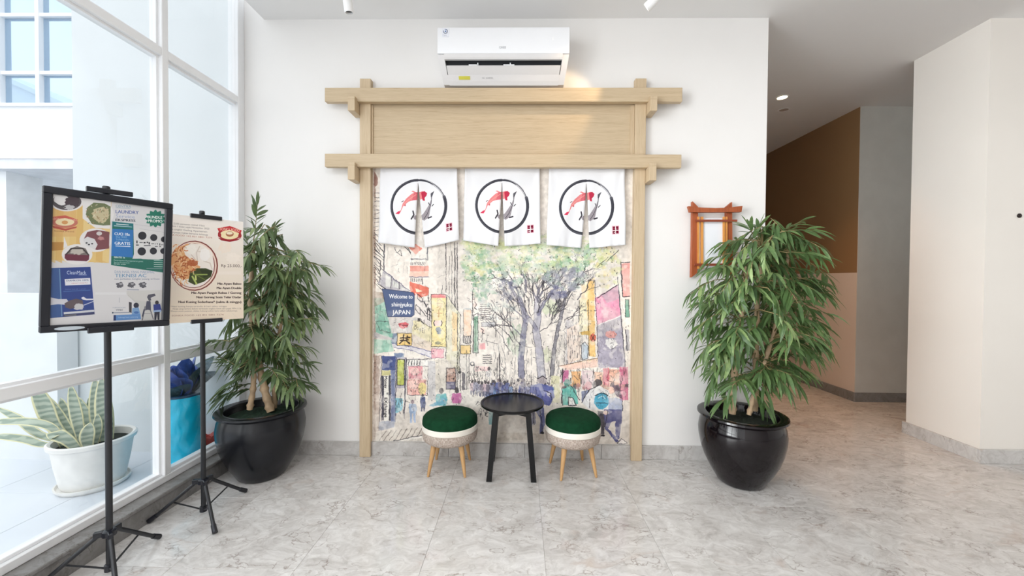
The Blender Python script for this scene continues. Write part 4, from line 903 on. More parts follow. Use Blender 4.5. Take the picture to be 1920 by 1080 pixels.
POT = [(.001, .0), (.135, .0), (.150, .012), (.172, .05), (.202, .10), (.236, .17), (.258, .24), (.271, .31), (.274, .36), (.266, .41), (.254, .446), (.272, .455), (.282, .466), (.28, .478), (.262, .482), (.225, .476), (.22, .462), (.216, .42), (.2, .40), (.001, .40)]
M_POTL = mat('black_resin_pot', (16, 18, 24), .24, var=.08, vscale=10, spec=.4)
M_POTR = mat('black_glazed_pot', (14, 8, 12), .07, var=.12, vscale=10, spec=.45)
PLX, PLY = -1.825, -.335
zb = .42
outL = [(462, 430), (478, 420), (500, 425), (530, 440), (560, 460), (580, 490), (575, 530), (592, 560), (585, 600), (560, 615), (570, 640), (585, 660), (560, 690), (575, 710), (550, 735), (520, 715), (505, 650), (480, 660), (455, 690), (430, 740), (405, 730), (420, 680), (410, 655), (450, 620), (445, 560), (450, 500)]
plant('potted_plant', 'bushy long-leaved artificial bamboo tree in matte black pot in the glazed corner', (PLX, PLY), POT, M_POTL, M_MOSS, .425, .214,
      [(.027, .016, [at(508, 772, PLY - .02), at(497, 735, PLY), at(487, 690, PLY), at(476, 640, PLY), at(470, 560, PLY), at(474, 470, PLY)]),
       (.02, .012, [at(468, 768, PLY - .06), at(474, 735, PLY - .05), at(477, 690, PLY - .04), at(468, 620, PLY), at(500, 540, PLY)]),
       (.017, .01, [at(515, 765, PLY + .06), at(514, 720, PLY + .05), at(520, 640, PLY + .03), at(540, 550, PLY + .03)])],
      outL, [(497, 700, 18), (485, 740, 24), (520, 640, 8)],
      [(478, 440, 484, 366, 0, .1), (530, 470, 592, 486, 0, .5), (565, 490, 620, 497, -.05, .4), (545, 540, 600, 566, 0, .5), (525, 690, 592, 668, 0, .4), (525, 722, 583, 712, 0, .5), (450, 690, 398, 655, -.12, .3), (455, 705, 390, 738, -.12, .4), (430, 640, 372, 628, -.2, .6), (450, 560, 420, 620, -.15, .5), (500, 460, 520, 410, 0, .3), (470, 480, 459, 430, 0, .4), (545, 600, 585, 600, -.05, .6)],
      96, .24, M_LEAFL, 5, -2.12, lambda x, z: -.03, 1.1)
PRX, PRY = 1.545, -.325
outR = [(1408, 425), (1440, 430), (1467, 405), (1500, 400), (1522, 420), (1535, 460), (1550, 500), (1548, 560), (1538, 590), (1540, 630), (1525, 660), (1500, 690), (1462, 735), (1440, 730), (1400, 700), (1370, 720), (1340, 715), (1318, 680), (1320, 640), (1305, 600), (1296, 555), (1325, 515), (1345, 455), (1370, 440)]
plant('potted_plant', 'bushy long-leaved artificial bamboo tree in glossy black pot beside the corridor opening', (PRX, PRY), POT, M_POTR, M_SOIL, .425, .214,
      [(.024, .014, [at(1373, 776, PRY - .04), at(1375, 735, PRY - .03), at(1378, 680, PRY - .03), at(1390, 600, PRY), at(1400, 500, PRY)]),
       (.022, .015, [at(1415, 770, PRY + .05), at(1416, 720, PRY + .05), at(1418, 640, PRY + .04), at(1420, 560, PRY), at(1430, 470, PRY)]),
       (.016, .01, [at(1404, 778, PRY - .06), at(1412, 745, PRY - .05), at(1440, 660, PRY - .03), at(1470, 560, PRY - .02), at(1480, 450, PRY)])],
      outR, [(1392, 545, 15), (1400, 600, 14), (1385, 625, 12), (1400, 670, 14), (1400, 730, 24)],
      [(1440, 450, 1520, 395, 0, .3), (1400, 450, 1340, 445, -.05, .6), (1412, 440, 1400, 416, 0, .2), (1420, 440, 1425, 418, 0, .2), (1340, 525, 1285, 545, -.1, .6), (1515, 490, 1563, 520, 0, .5), (1335, 640, 1306, 668, 0, .6), (1510, 590, 1552, 606, 0, .6), (1490, 640, 1533, 655, 0, .6), (1480, 680, 1510, 695, 0, .5), (1350, 690, 1325, 728, 0, .6), (1440, 540, 1470, 580, -.28, .8), (1460, 590, 1490, 620, -.28, .8), (1400, 520, 1370, 560, -.26, .8), (1420, 740, 1445, 765, -.1, .8), (1375, 740, 1345, 750, -.1, .8), (1470, 470, 1530, 470, -.1, .5), (1340, 590, 1298, 615, -.1, .6)],
      135, .32, M_LEAFR, 9, -9, lambda x, z: (-.1 if 1.2 < x < 1.72 and z > 1.3 else -.03) if x < 1.95 else .15, 1.15)

# ------------------------------------------------------------------ wall lamp shaped like a small gate
lp = thing('wall_lamp', 'reddish wooden lantern frame with white panel on the wall behind the right plant', 'lamp', (1.46, -.045, 1.42))
M_RED = wood('red_brown_wood', (176, 92, 50), (128, 60, 32), 'z', 1.2); M_REDX = wood('red_brown_wood_across', (150, 70, 42), (104, 44, 28), 'x', 1.2); M_AMBER = wood('amber_slat', (226, 160, 84), (190, 116, 52), 'z', 1.2)
def L(X, Y): p = at(1260 + X / 3.857, 360 + Y / 3.857, -.055); return (p[0] - 1.46, p[2] - 1.42)
obj('head_beam', MB().prism([L(*q) for q in ((106, 108), (190, 118), (300, 122), (400, 118), (492, 106), (484, 150), (400, 150), (300, 152), (190, 152), (118, 150))], 'y', -.045, -.012), M_RED, lp)
obj('post', MB().prism([L(*q) for q in ((149, 68), (187, 106), (189, 330), (182, 585), (140, 618), (147, 330))], 'y', -.0115, .022), M_RED, lp)
obj('post', MB().prism([L(*q) for q in ((434, 72), (395, 106), (397, 330), (404, 585), (446, 616), (436, 330))], 'y', -.0115, .022), M_RED, lp)
for y0, y1, a, b_ in ((203, 218, 165, 460), (518, 534, 155, 460)): obj('cross_rod', MB().prism([L(a, y0), L(b_, y0), L(b_, y1), L(a, y1)], 'y', -.034, -.022), M_REDX, lp)
for x0, x1 in ((180, 194), (204, 222), (364, 378), (384, 396)): obj('slat', MB().prism([L(x0, 180), L(x1, 180), L(x1, 556), L(x0, 556)], 'y', -.0215, -.012), M_AMBER, lp)
obj('paper_panel', MB().prism([L(190, 190), L(395, 190), L(395, 545), L(190, 545)], 'y', -.008, .044), mat('white_acrylic', (238, 240, 246), .5, var=.005), lp)

# ------------------------------------------------------------------ poster stands
def stand(name, label, loc, a0, board_dir, height, clamp_z):
    s = thing(name, label, 'stand', (loc[0], loc[1], 0))
    obj('pole', MB().tube([(0, 0, .035), (0, 0, height)], .0125, 14), M_BLACK, s, smooth=50)
    obj('pole_cap', MB().lathe([(.0125, height), (.014, height + .002), (.014, height + .02), (.011, height + .024)], 14), M_DARKPL, s, smooth=40)
    obj('hub', MB().lathe([(.02, .19), (.026, .194), (.026, .216), (.018, .222)], 16), M_DARKPL, s, smooth=40)
    obj('lower_hub', MB().lathe([(.017, .028), (.019, .03), (.019, .058), (.016, .06)], 16), M_DARKPL, s, smooth=40)
    for k in range(3):
        a = a0[k]; c, d = math.cos(a), math.sin(a)
        lg = obj('leg', MB().tube([(c * .034, d * .034, .205), (c * .252, d * .252, .018)], .0095, 10), M_BLACK, s, smooth=50)
        obj('rubber_foot', MB().tube([(c * .225, d * .225, .041), (c * .262, d * .262, .0135)], [.0125, .0135], 12), M_DARKPL, lg, smooth=50)
        obj('hinge', MB().box(-.012, .024, -.009, .009, -.014, .014, .003, Matrix.Translation((c * .03, d * .03, .207)) @ Matrix.Rotation(a, 4, 'Z')), M_DARKPL, lg)
        obj('brace', MB().tube([(c * .018, d * .018, .045), (c * .15, d * .15, .105)], .0045, 6), M_BLACK, lg)
    ang = math.atan2(board_dir[1], board_dir[0]); Rz = Matrix.Rotation(ang, 4, 'Z')
    for z0, z1, out in clamp_z:          # clamp bars holding the board
        obj('clamp', MB().box(-.075, .075, -.068, -.05, z0, z1, .002, Rz).box(-.02, .02, -.055, .014, z0 + .004, z1 - .004, .002, Rz), M_DARKPL, s)
    return s
# front stand and its framed poster board
D1 = Vector((.221, .36, 0)).normalized()
stand('poster_stand', 'black tripod stand holding the black framed poster, nearest the glass front', (-1.905, -1.30), [math.radians(x) for x in (92, 210, 322)], D1, 1.787, [(1.768, 1.79, 0), (1.147, 1.172, 0)])
def board(tl, tr, br, bl): return [Vector(p) for p in (tl, tr, br, bl)]
B1 = board((-1.956, -1.5, 1.768), (-1.737, -1.142, 1.76), (-1.758, -1.142, 1.154), (-1.988, -1.5, 1.162))
c1 = sum(B1, Vector()) / 4; ex1 = (B1[1] - B1[0] + B1[2] - B1[3]).normalized(); ez1 = (B1[0] - B1[3] + B1[1] - B1[2]).normalized(); nr1 = ez1.cross(ex1).normalized()
if nr1.y > 0: nr1 = -nr1
w1 = (B1[1] - B1[0]).length / 2; h1 = (B1[0] - B1[3]).length / 2
ez1 = (ez1 - ex1 * ez1.dot(ex1)).normalized(); nr1 = ex1.cross(ez1); nr1 = nr1 if nr1.y < 0 else -nr1
bd = thing('advert_board', 'black snap frame of four small adverts clamped on the front stand', 'poster', c1 - ez1 * h1)
RB = Matrix((ex1, -nr1, ez1)).transposed().to_4x4(); bd.rotation_euler = RB.to_euler()
fw = .03
fb = MB().box(-w1, w1, -.012, .012, 0, fw, .004).box(-w1, w1, -.012, .012, 2 * h1 - fw, 2 * h1, .004).box(-w1, -w1 + fw, -.0119, .0119, fw - .004, 2 * h1 - fw + .004, .004).box(w1 - fw, w1, -.0119, .0119, fw - .004, 2 * h1 - fw + .004, .004)
obj('frame', fb, M_DARKPL, bd); obj('backing', MB().box(-w1 + .01, w1 - .01, .003, .0118, .01, 2 * h1 - .01), M_BLACK, bd)
def bpt(x, z): return c1 - ez1 * h1 + ex1 * x + ez1 * z + nr1 * 0.0
pw0, pw1, pz0, pz1 = -w1 + fw - .002, w1 - fw + .002, fw - .002, 2 * h1 - fw + .002
A = Painter(640, 880, (214, 213, 216), [project(bpt(*q)) for q in ((pw0, pz1), (pw1, pz1), (pw1, pz0), (pw0, pz0))])
def poster_a():
    p = A; r = RNG
    p.frame(60, 340, 6.75)
    p.poly([(235, 170), (1005, 240), (970, 1035), (210, 990)], (222, 188, 122))
    for k in range(9): p.poly([(235 + k * 85, 180 + k * 8), (320 + k * 85, 188 + k * 8), (295 + k * 85, 1035), (210 + k * 85, 1000)], [(226, 194, 128), (214, 176, 106), (232, 206, 148)][k % 3], .7)
    p.rect(230, 330, 560, 700, (216, 172, 110), .6); p.poly([(225, 770), (400, 770), (390, 870), (225, 880)], (176, 124, 60), .8)
    WHT = (228, 226, 226)
    p.ell(440, 255, 215, 125, WHT); p.poly([(235, 150), (640, 200), (640, 230), (235, 190)], WHT); p.ell(440, 258, 185, 105, (84, 78, 82)); p.ell(370, 235, 95, 70, (226, 224, 226)); p.ell(510, 255, 92, 72, (70, 58, 66), 1, 0, .15); p.ell(470, 330, 70, 30, (200, 200, 202), .9, 0, .2); p.line([(260, 250), (330, 300), (420, 330)], 3, (70, 70, 72))
    p.poly([(640, 210), (1000, 245), (985, 600), (800, 590), (640, 470)], WHT); p.ell(845, 415, 190, 160, WHT); p.poly([(680, 420), (700, 330), (780, 270), (920, 280), (995, 320), (990, 555), (900, 560), (760, 540)], (110, 120, 84)); p.ell(870, 420, 110, 100, (196, 184, 150), 1, 0, .12)
    for _ in range(60): x, y = 690 + r.random() * 290, 300 + r.random() * 240; p.line([(x, y), (x + 40 * (r.random() - .5), y + 40 * (r.random() - .3))], 1.3, [(226, 216, 190), (150, 128, 90), (92, 100, 66), (180, 140, 110)][int(r.random() * 4)], .85)
    p.ell(805, 745, 205, 150, WHT); p.poly([(650, 740), (700, 640), (820, 615), (980, 640), (975, 850), (820, 870), (700, 820)], (122, 74, 80)); p.poly([(640, 740), (700, 700), (790, 730), (830, 800), (800, 860), (690, 820)], (216, 216, 218)); p.ell(850, 660, 36, 26, (206, 200, 200)); p.ell(870, 720, 40, 24, (206, 150, 150), .8, 0, .3)
    for x, y in ((690, 780), (720, 800), (760, 790)): p.ell(x, y, 14, 9, (60, 60, 66))
    p.ell(570, 925, 195, 130, WHT); p.poly([(405, 700), (450, 820), (400, 850)], WHT); p.poly([(430, 940), (480, 850), (570, 820), (680, 850), (725, 940), (710, 1000), (440, 1000)], (120, 112, 110)); p.poly([(415, 920), (725, 935), (720, 990), (690, 1012), (440, 1000), (412, 970)], (104, 46, 64)); p.ell(575, 885, 90, 40, (196, 190, 182), .9, 0, .25); p.line([(430, 925), (500, 850), (640, 850), (715, 930)], 3, (60, 54, 54))
    p.rect(600, 680, 1000, 740, (214, 180, 110), 0)
    # red crest
    p.ell(415, 520, 165, 70, (190, 110, 96), .95); p.ell(415, 515, 120, 48, (234, 218, 176)); p.poly([(260, 450), (420, 430), (580, 485), (560, 505), (420, 465), (275, 490)], (196, 92, 80), .95); p.poly([(255, 560), (420, 600), (570, 570), (560, 590), (420, 625), (270, 590)], (176, 74, 66), .95); p.text('SONKA FOOD', 275, 484, 34, (240, 226, 200), .9, (1, .06), (0, 1), 290); p.ell(415, 520, 40, 24, (206, 150, 96))
    p.text('Sonka Food', 280, 635, 26, (120, 70, 50), .8, (1, .04), (0, 1), 250)
    p.text('CENTRA', 1058, 325, 40, (96, 134, 160), .9, (1, .05), (0, 1), 195); p.line([(1060, 335), (1240, 343)], 1, (96, 134, 160), .7)
    for q in (0, 2): p.text('LAUNDRY', 1058 + q, 402, 58, (62, 84, 150), 1, (1, .05), (0, 1), 290)
    p.text('Service', 1060, 458, 58, (140, 156, 196), .9, (1, .05), (0, 1), 240)
    for q in (0, 3): p.text('EKSPRESS', 1056 + q, 500, 42, (36, 44, 60), 1, (1, .05), (0, 1), 250)
    t = np.linspace(0, 2 * np.pi, 49)[:-1]; rad = 118 + 16 * np.cos(t * 12); p.poly(np.c_[1562 + rad * np.cos(t), 472 + rad * .85 * np.sin(t)], (22, 116, 96))
    for q in (0, 3): p.text('BUNDLE', 1462 + q, 468, 50, (240, 246, 244), 1, (1, .04), (0, 1), 185); p.text('PROMO', 1468 + q, 516, 50, (240, 246, 244), 1, (1, .04), (0, 1), 180)
    p.poly([(1015, 508), (1282, 535), (1290, 920), (1270, 980), (1700, 975), (1697, 1160), (1000, 1060)], (28, 106, 92)); p.poly([(1014, 600), (1280, 612), (1276, 965), (1003, 945)], (44, 116, 184)); p.poly([(1015, 508), (1282, 535), (1281, 600), (1014, 570)], (30, 112, 120)); p.line([(1070, 540), (1220, 552)], 1.6, (230, 240, 240)); p.line([(1040, 562), (1262, 578)], 1.4, (200, 220, 224))
    for q in (0, 3): p.text('CUCI 10x', 1042 + q, 680, 50, (236, 242, 248), 1, (1, .05), (0, 1), 195); p.text('GRATIS', 1044 + q, 800, 54, (240, 246, 250), 1, (1, .04), (0, 1), 195)
    p.text('5kg FREE', 1060, 712, 34, (160, 200, 232), .9, (1, .05), (0, 1), 140); p.text('TAMBAHAN', 1060, 748, 34, (160, 200, 232), .9, (1, .05), (0, 1), 165); p.line([(1060, 818), (1240, 826)], 1.6, (220, 232, 244))
    p.poly([(1300, 590), (1720, 640), (1720, 970), (1600, 992), (1400, 985), (1310, 960), (1290, 900)], (216, 215, 216)); p.line([(1300, 545), (1640, 590)], .6, (170, 170, 176)); p.line([(1360, 600), (1700, 650)], .8, (186, 186, 190))
    for x, y, q in ((1395, 688, 53), (1540, 712, 45), (1668, 735, 38), (1388, 887, 53), (1535, 882, 45), (1660, 882, 38)): p.ell(x, y, q, q * .97, (34, 38, 48))
    for x0, y0, x1, y1 in ((1320, 750, 1335, 785), (1315, 800, 1350, 812), (1360, 770, 1400, 778), (1412, 768, 1436, 784), (1450, 765, 1470, 780), (1475, 770, 1490, 800), (1415, 808, 1500, 818), (1510, 786, 1545, 794), (1555, 786, 1562, 800), (1580, 785, 1590, 800), (1555, 820, 1590, 828), (1612, 785, 1622, 812), (1630, 800, 1660, 806), (1670, 798, 1690, 806), (1610, 822, 1630, 830), (1676, 824, 1700, 832)): p.rect(x0, y0, x1, y1, (34, 38, 48))
    for q in (0, 2): p.text('GRATIS 1x', 1035 + q, 970, 32, (232, 240, 238), 1, (1, .04), (0, 1), 140)
    p.text('Penjemputan & pengantaran gratis', 1035, 1005, 24, (220, 236, 232), .95, (1, .045), (0, 1), 370); p.text('Syarat & ketentuan', 1035, 1030, 24, (220, 236, 232), .9, (1, .045), (0, 1), 200); p.text('Gratis antar', 1035, 1052, 26, (236, 244, 242), 1, (1, .04), (0, 1), 155)
    for k in range(4): p.line([(1545, 1000 + k * 26), (1690, 1006 + k * 26)], 1.4, (200, 224, 218), .9)
    p.frame(60, 480, 6.75)
    # navy advert
    p.poly([(222, 152), (740, 138), (792, 738), (190, 790)], (46, 68, 134)); p.poly([(222, 152), (350, 148), (375, 770), (190, 790)], (62, 96, 150), .8); p.line([(348, 165), (378, 760)], 2.2, (120, 160, 190), .8)
    p.text('CleanMack', 440, 232, 66, (216, 228, 244), 1, (1, 0), (0, 1), 245); p.line([(590, 238), (690, 240)], .8, (200, 216, 240)); p.poly([(412, 292), (735, 278), (740, 360), (420, 374)], (226, 226, 232)); p.text('DIAMKON 100%', 435, 322, 30, (56, 70, 120), 1, (1, -.03), (0, 1), 280); p.text('HEMAT WAKTU', 500, 352, 18, (190, 90, 90), .8, (1, -.03), (0, 1), 200)
    p.text('Solusi bersih rumah', 420, 428, 20, (140, 166, 210), .7, (1, -.02), (0, 1), 260); p.line([(400, 450), (735, 432)], 1.4, (84, 130, 180), .8)
    p.poly([(200, 515), (330, 545), (440, 545), (462, 580), (430, 618), (330, 610), (205, 625)], (206, 206, 214)); p.poly([(410, 600), (480, 560), (560, 540), (640, 560), (650, 620), (590, 650), (480, 670), (420, 650)], (96, 84, 90)); p.ell(590, 640, 66, 40, (196, 194, 198), 1, 0, .2); p.poly([(620, 530), (650, 515), (690, 540), (775, 540), (775, 556), (690, 560), (640, 550)], (222, 222, 230)); p.line([(660, 620), (775, 575)], 2, (190, 196, 214)); p.poly([(200, 640), (230, 690), (205, 770)], (190, 200, 224), .8); p.poly([(400, 712), (785, 680), (788, 706), (402, 738)], (206, 208, 212)); p.poly([(400, 740), (790, 708), (792, 738), (390, 768)], (60, 66, 104)); p.poly([(410, 745), (560, 735), (560, 755), (410, 765)], (110, 110, 108), .8)
    # technician advert
    p.line([(1450, 158), (1680, 160)], .8, (170, 176, 190)); p.text('DAN HASIL YANG MAKSIMAL', 1045, 214, 44, (120, 140, 172), .9, (1, .01), (0, 1), 505); p.text('TEKNISI AC', 1050, 268, 62, (110, 146, 178), 1, (1, 0), (0, 1), 395)
    for q in (0, 2): p.text('TEKNISI AC', 1050 + q, 268, 62, (110, 146, 178), .8, (1, 0), (0, 1), 395)
    p.text('cuci, perbaikan, bongkar pasang, isi freon', 1042, 300, 30, (80, 92, 120), .9, (1, 0), (0, 1), 570)
    for x in (1112, 1258, 1400): p.ell(x, 362, 52, 42, (214, 214, 218)); p.ell(x, 365, 46, 36, (76, 76, 84), .9, 0, .25); p.ell(x + 12, 352, 22, 14, (170, 170, 176), .8, 0, .3)
    p.line([(1205, 425), (1350, 428)], 1.2, (110, 120, 140)); p.rect(800, 460, 1190, 490, (226, 226, 228), .7)
    p.poly([(1195, 440), (1680, 430), (1670, 815), (1380, 818), (1360, 640), (1210, 500)], (196, 194, 192)); p.poly([(1195, 440), (1680, 430), (1680, 600), (1300, 560), (1200, 480)], (204, 202, 200))
    p.poly([(1225, 580), (1262, 590), (1260, 720), (1228, 710)], (54, 52, 60)); p.ell(1318, 625, 34, 34, (44, 48, 66)); p.poly([(1270, 660), (1350, 650), (1372, 740), (1262, 740)], (120, 158, 200)); p.ell(1320, 715, 30, 16, (70, 110, 170))
    p.poly([(1455, 520), (1470, 490), (1550, 475), (1565, 500), (1500, 530), (1510, 560), (1480, 570)], (80, 80, 92)); p.poly([(1450, 570), (1500, 570), (1505, 690), (1465, 680), (1430, 690)], (70, 72, 90)); p.line([(1430, 640), (1395, 810)], 2, (110, 110, 116)); p.line([(1500, 690), (1535, 800)], 2, (110, 110, 116)); p.line([(1415, 730), (1520, 730)], 1.2, (140, 140, 146)); p.line([(1420, 680), (1400, 760)], 3, (60, 62, 80))
    p.ell(1580, 590, 24, 26, (50, 46, 52)); p.poly([(1535, 615), (1620, 605), (1640, 690), (1540, 700)], (44, 58, 130)); p.poly([(1535, 690), (1632, 680), (1630, 712), (1535, 715)], (150, 176, 210)); p.poly([(1548, 710), (1615, 706), (1612, 808), (1590, 808), (1582, 730), (1570, 810), (1548, 808)], (40, 42, 58))
    p.poly([(1100, 525), (1112, 525), (1112, 590), (1098, 590)], (190, 190, 196)); p.text('HUBUNGI KAMI', 1022, 662, 24, (130, 140, 160), .9, (1, 0), (0, 1), 160); p.text('WINDI', 1060, 692, 30, (52, 56, 70), 1, (1, 0), (0, 1), 88); p.ell(1022, 718, 10, 10, (40, 60, 80)); p.line([(1040, 718), (1230, 714)], 1.6, (120, 130, 150))
    p.poly([(1032, 748), (1370, 735), (1380, 800), (1030, 818)], (96, 140, 196)); p.poly([(1032, 748), (1060, 746), (1062, 816), (1030, 818)], (40, 60, 110)); p.text('hubungi kami sekarang', 1090, 785, 26, (190, 212, 236), .9, (1, -.03), (0, 1), 250)
poster_a(); A.c *= .9
M_PA = print_mat('advert_print', A.image('advert_print'), .25, .5, coat=.3)
obj('print', sheet((pw0, -.001, pz1), (pw1, -.001, pz1), (pw1, -.001, pz0), (pw0, -.001, pz0), .003, (0, -1, 0)), M_PA, bd)
obj('sticker', MB().prism([(-w1 + .04 + .05 * (1 + math.cos(k * .3927)) * .9, .015 + .008 * math.sin(k * .3927)) for k in range(16)], 'y', -.0128, -.0119), mat('grey_sticker', (178, 188, 196), .4), bd)

# second stand, food poster on foam board
s2 = (-1.845, -.83)
stand('poster_stand', 'black tripod stand holding the food poster, next to the left potted tree', s2, [math.radians(x) for x in (74, 198, 320)], D1, 1.755, [(1.727, 1.75, 0), (1.136, 1.158, 0)])
nr2 = Vector((D1.y, -D1.x, 0)); cc = Vector((s2[0], s2[1], 0)) + nr2 * .056
T = [t_ for t_ in np.linspace(.05, .5, 200)]; half = min(T, key=lambda q: abs(project(cc + D1 * q + Vector((0, 0, 1.4)))[0] - 456)); 
fbd = thing('food_poster', 'cream food poster board with bowl of noodles clamped on the rear stand', 'poster', cc + Vector((0, 0, 1.146))); fbd.rotation_euler = (0, 0, math.atan2(D1.y, D1.x))
hb2 = .589
def bp2(x, z): return cc + D1 * x + Vector((0, 0, 1.146 + z))
Bp = Painter(620, 860, (236, 226, 214), [project(bp2(*q)) for q in ((-half, hb2), (half, hb2), (half, 0), (-half, 0))])
def poster_b():
    p = Bp; r = RNG; p.frame(300, 400, 5.143)
    yy = np.linspace(0, 1, p.h)[:, None, None]; p.c[:] = np.array([238, 232, 226]) * (1 - yy) + np.array([232, 216, 196]) * yy
    p.ell(620, 330, 60, 60, (240, 222, 206), .7, .5, .2); p.ell(700, 430, 70, 50, (244, 234, 224), .7, .4, .2); p.rect(560, 560, 780, 590, (240, 230, 220), .6)
    G = (120, 112, 112); DK = (64, 46, 44)
    for k, (s, w) in enumerate((('Mulai dari Rp 25.000, pemesanan minimal 10 box', 420), ('Pesan kini 1 bulan sejak November 2023', 420), ('Gratis ongkir Gading Apartemen', 400), ('Anda juga pesan makan bersama keluarga', 430))):
        xr = (428, 472, 452, 458)[k]; p.text(s, xr, 128 + k * 29, 24, G, .95, (1, .075), (0, 1), w, True)
    p.text('SONKA FOOD +62 821 5801 7274', 500, 244, 22, (170, 110, 90), .95, (1, .075), (0, 1), 470, True)
    # bowl
    p.ell(325, 505, 232, 242, (124, 54, 46)); p.ell(322, 505, 222, 232, (236, 214, 200)); p.ell(320, 505, 208, 216, (120, 50, 42)); p.ell(318, 505, 202, 210, (238, 230, 224))
    p.ell(250, 470, 150, 170, (224, 166, 116), 1, 0, .06); p.poly([(220, 330), (300, 290), (400, 300), (500, 370), (520, 520), (430, 530), (360, 500), (300, 450), (240, 400)], (240, 232, 224))
    for a in ([(240, 320), (300, 400), (350, 460)], [(380, 320), (350, 380), (360, 470)], [(420, 460), (480, 480), (500, 540)], [(370, 370), (440, 360)], [(300, 330), (330, 360)]): p.line(a, 2, (212, 200, 188), .9)
    p.ell(430, 400, 50, 60, (246, 242, 238), .9, 0, .1); p.ell(300, 350, 50, 46, (246, 240, 232), .9, 0, .1)
    p.poly([(290, 560), (350, 530), (440, 530), (505, 555), (490, 610), (420, 660), (330, 690), (270, 660)], (62, 72, 36)); p.poly([(380, 540), (500, 550), (480, 600), (420, 620)], (44, 54, 30)); p.line([(320, 590), (450, 590)], 2.6, (150, 168, 90)); p.line([(310, 610), (350, 680)], 3.4, (180, 196, 110)); p.line([(340, 600), (345, 640)], 3, (206, 214, 130)); p.line([(300, 570), (430, 640)], 1.6, (110, 126, 60))
    for _ in range(150):
        x, y = 130 + r.random() * 215, 300 + r.random() * 370
        if x > 250 and y > 560: continue
        c = [(206, 120, 66), (232, 186, 132), (184, 92, 50), (240, 206, 164), (160, 80, 44)][int(r.random() * 5)]; th = r.random() * 3.14
        if x > 240 and y < 420: continue
        p.line([(x, y), (x + 16 * math.cos(th + .4), y + 16 * math.sin(th + .4)), (x + 34 * math.cos(th), y + 34 * math.sin(th))], 1.8, c, .9)
    p.ell(310, 480, 46, 34, (170, 84, 46), .8, 0, .3)
    # red crest
    p.ell(668, 200, 112, 62, (160, 44, 50)); p.ell(668, 205, 92, 46, (240, 224, 180)); p.poly([(550, 145), (670, 122), (785, 165), (775, 195), (670, 160), (565, 178)], (196, 50, 56)); p.poly([(555, 235), (670, 262), (780, 240), (740, 262), (670, 275), (590, 262)], (150, 28, 40)); p.text('SONKA FOOD', 575, 162, 38, (246, 232, 206), 1, (1, .09), (0, 1), 190); p.ell(670, 200, 38, 26, (170, 110, 80)); p.ell(668, 192, 30, 14, (240, 226, 200)); p.ell(572, 210, 16, 22, (160, 44, 50)); p.ell(768, 216, 16, 22, (160, 44, 50))
    p.text('Rp 25.000,-', 588, 518, 42, (96, 78, 72), 1, (1, .02), (0, 1), 200)
    for k, (s, w, y) in enumerate((('Mie Ayam Bakso', 228, 688), ('Mie Ayam Double', 236, 730), ('Mie Ayam Pangsit Rebus / Goreng', 480, 776), ('Nasi Goreng Sosis Telur Dadar', 432, 818), ('Nasi Kuning Sederhana* (sabtu & minggu)', 606, 864))):
        for q in (0, 1.5, 3): p.text(s, 782 + q - 2, y, 30, DK, 1, (1, 0), (0, 1), w, True)
    for k, (s, w, xr) in enumerate((('*Nasi kuning hanya tersedia di hari sabtu minggu', 540, 640), ('Harga yang tertera belum termasuk ongkos kirim dan pajak PPN 11%', 660, 780), ('Khusus untuk pesanan, silakan hubungi admin kami sehari sebelumnya', 640, 742))): p.text(s, xr, 902 + k * 22, 20, (130, 116, 108), .9, (1, -.005), (0, 1), w, True)
    p.text('SONKA FOOD +62 821 5801 7274', 610, 984, 22, (150, 110, 96), .9, (1, -.02), (0, 1), 500, True)
    p.line([(690, 960), (760, 1020)], .5, (214, 204, 194)); p.line([(700, 96), (780, 60)], .5, (220, 214, 208))
poster_b()
M_PB = print_mat('food_print', Bp.image('food_print'), .4, .4)
obj('print', sheet((-half, -.0035, hb2), (half, -.0035, hb2), (half, -.0035, 0), (-half, -.0035, 0), .001, (0, -1, 0)), M_PB, fbd)
obj('foam_board', MB().box(-half, half, -.0024, .003, 0, hb2), M_AC, fbd)

# ------------------------------------------------------------------ ceiling spots, downlights, hook
M_SPOT = mat('spot_white', (240, 240, 240), .35, var=.01)
def emit(name, col, s):
    m = bpy.data.materials.new(name); m.use_nodes = True; t = m.node_tree; t.nodes.clear(); e = t.nodes.new('ShaderNodeEmission'); o = t.nodes.new('ShaderNodeOutputMaterial')
    e.inputs[0].default_value = col; e.inputs[1].default_value = s; link(t, e.outputs[0], o.inputs[0]); return m
def spot(label, tip, d, lens_m, aim_w, lens_col):
    d = Vector(d).normalized(); top = Vector(tip) - d * .17
    s = thing('ceiling_spotlight', label, 'spotlight', (top.x, top.y, CEIL), 0, 'white cylinder spotlights on the ceiling')
    O = Vector((top.x, top.y, CEIL)); q = d.to_track_quat('Z', 'Y').to_matrix().to_4x4(); MT_ = Matrix.Translation(top - O) @ q
    obj('housing', MB().lathe([(.001, 0), (.026, 0), (.029, .004), (.029, .166), (.027, .17), (.024, .17), (.023, .155), (.001, .155)], 28, MT_, False, False), M_SPOT, s, smooth=40)
    obj('lens', MB().lathe([(.001, .1555), (.0222, .1555), (.0222, .160), (.001, .162)], 24, MT_, False, False), lens_m, s)
    zt = top.z - CEIL + .03
    obj('stem', MB().tube([(0, 0, -.012), (0, 0, zt)], .007, 10), M_SPOT, s); obj('base', MB().lathe([(.035, -.018), (.037, -.016), (.037, 0)], 24), M_SPOT, s, smooth=40)
    if aim_w:
        l = bpy.data.lights.new('spot_beam', 'SPOT'); l.energy = aim_w; l.color = lens_col; l.spot_size = math.radians(50); l.spot_blend = .5; l.shadow_soft_size = .022
        o = bpy.data.objects.new('spot_beam', l); COL.objects.link(o); o.location = Vector(tip) + d * .01; o.rotation_euler = d.to_track_quat('-Z', 'Y').to_euler()
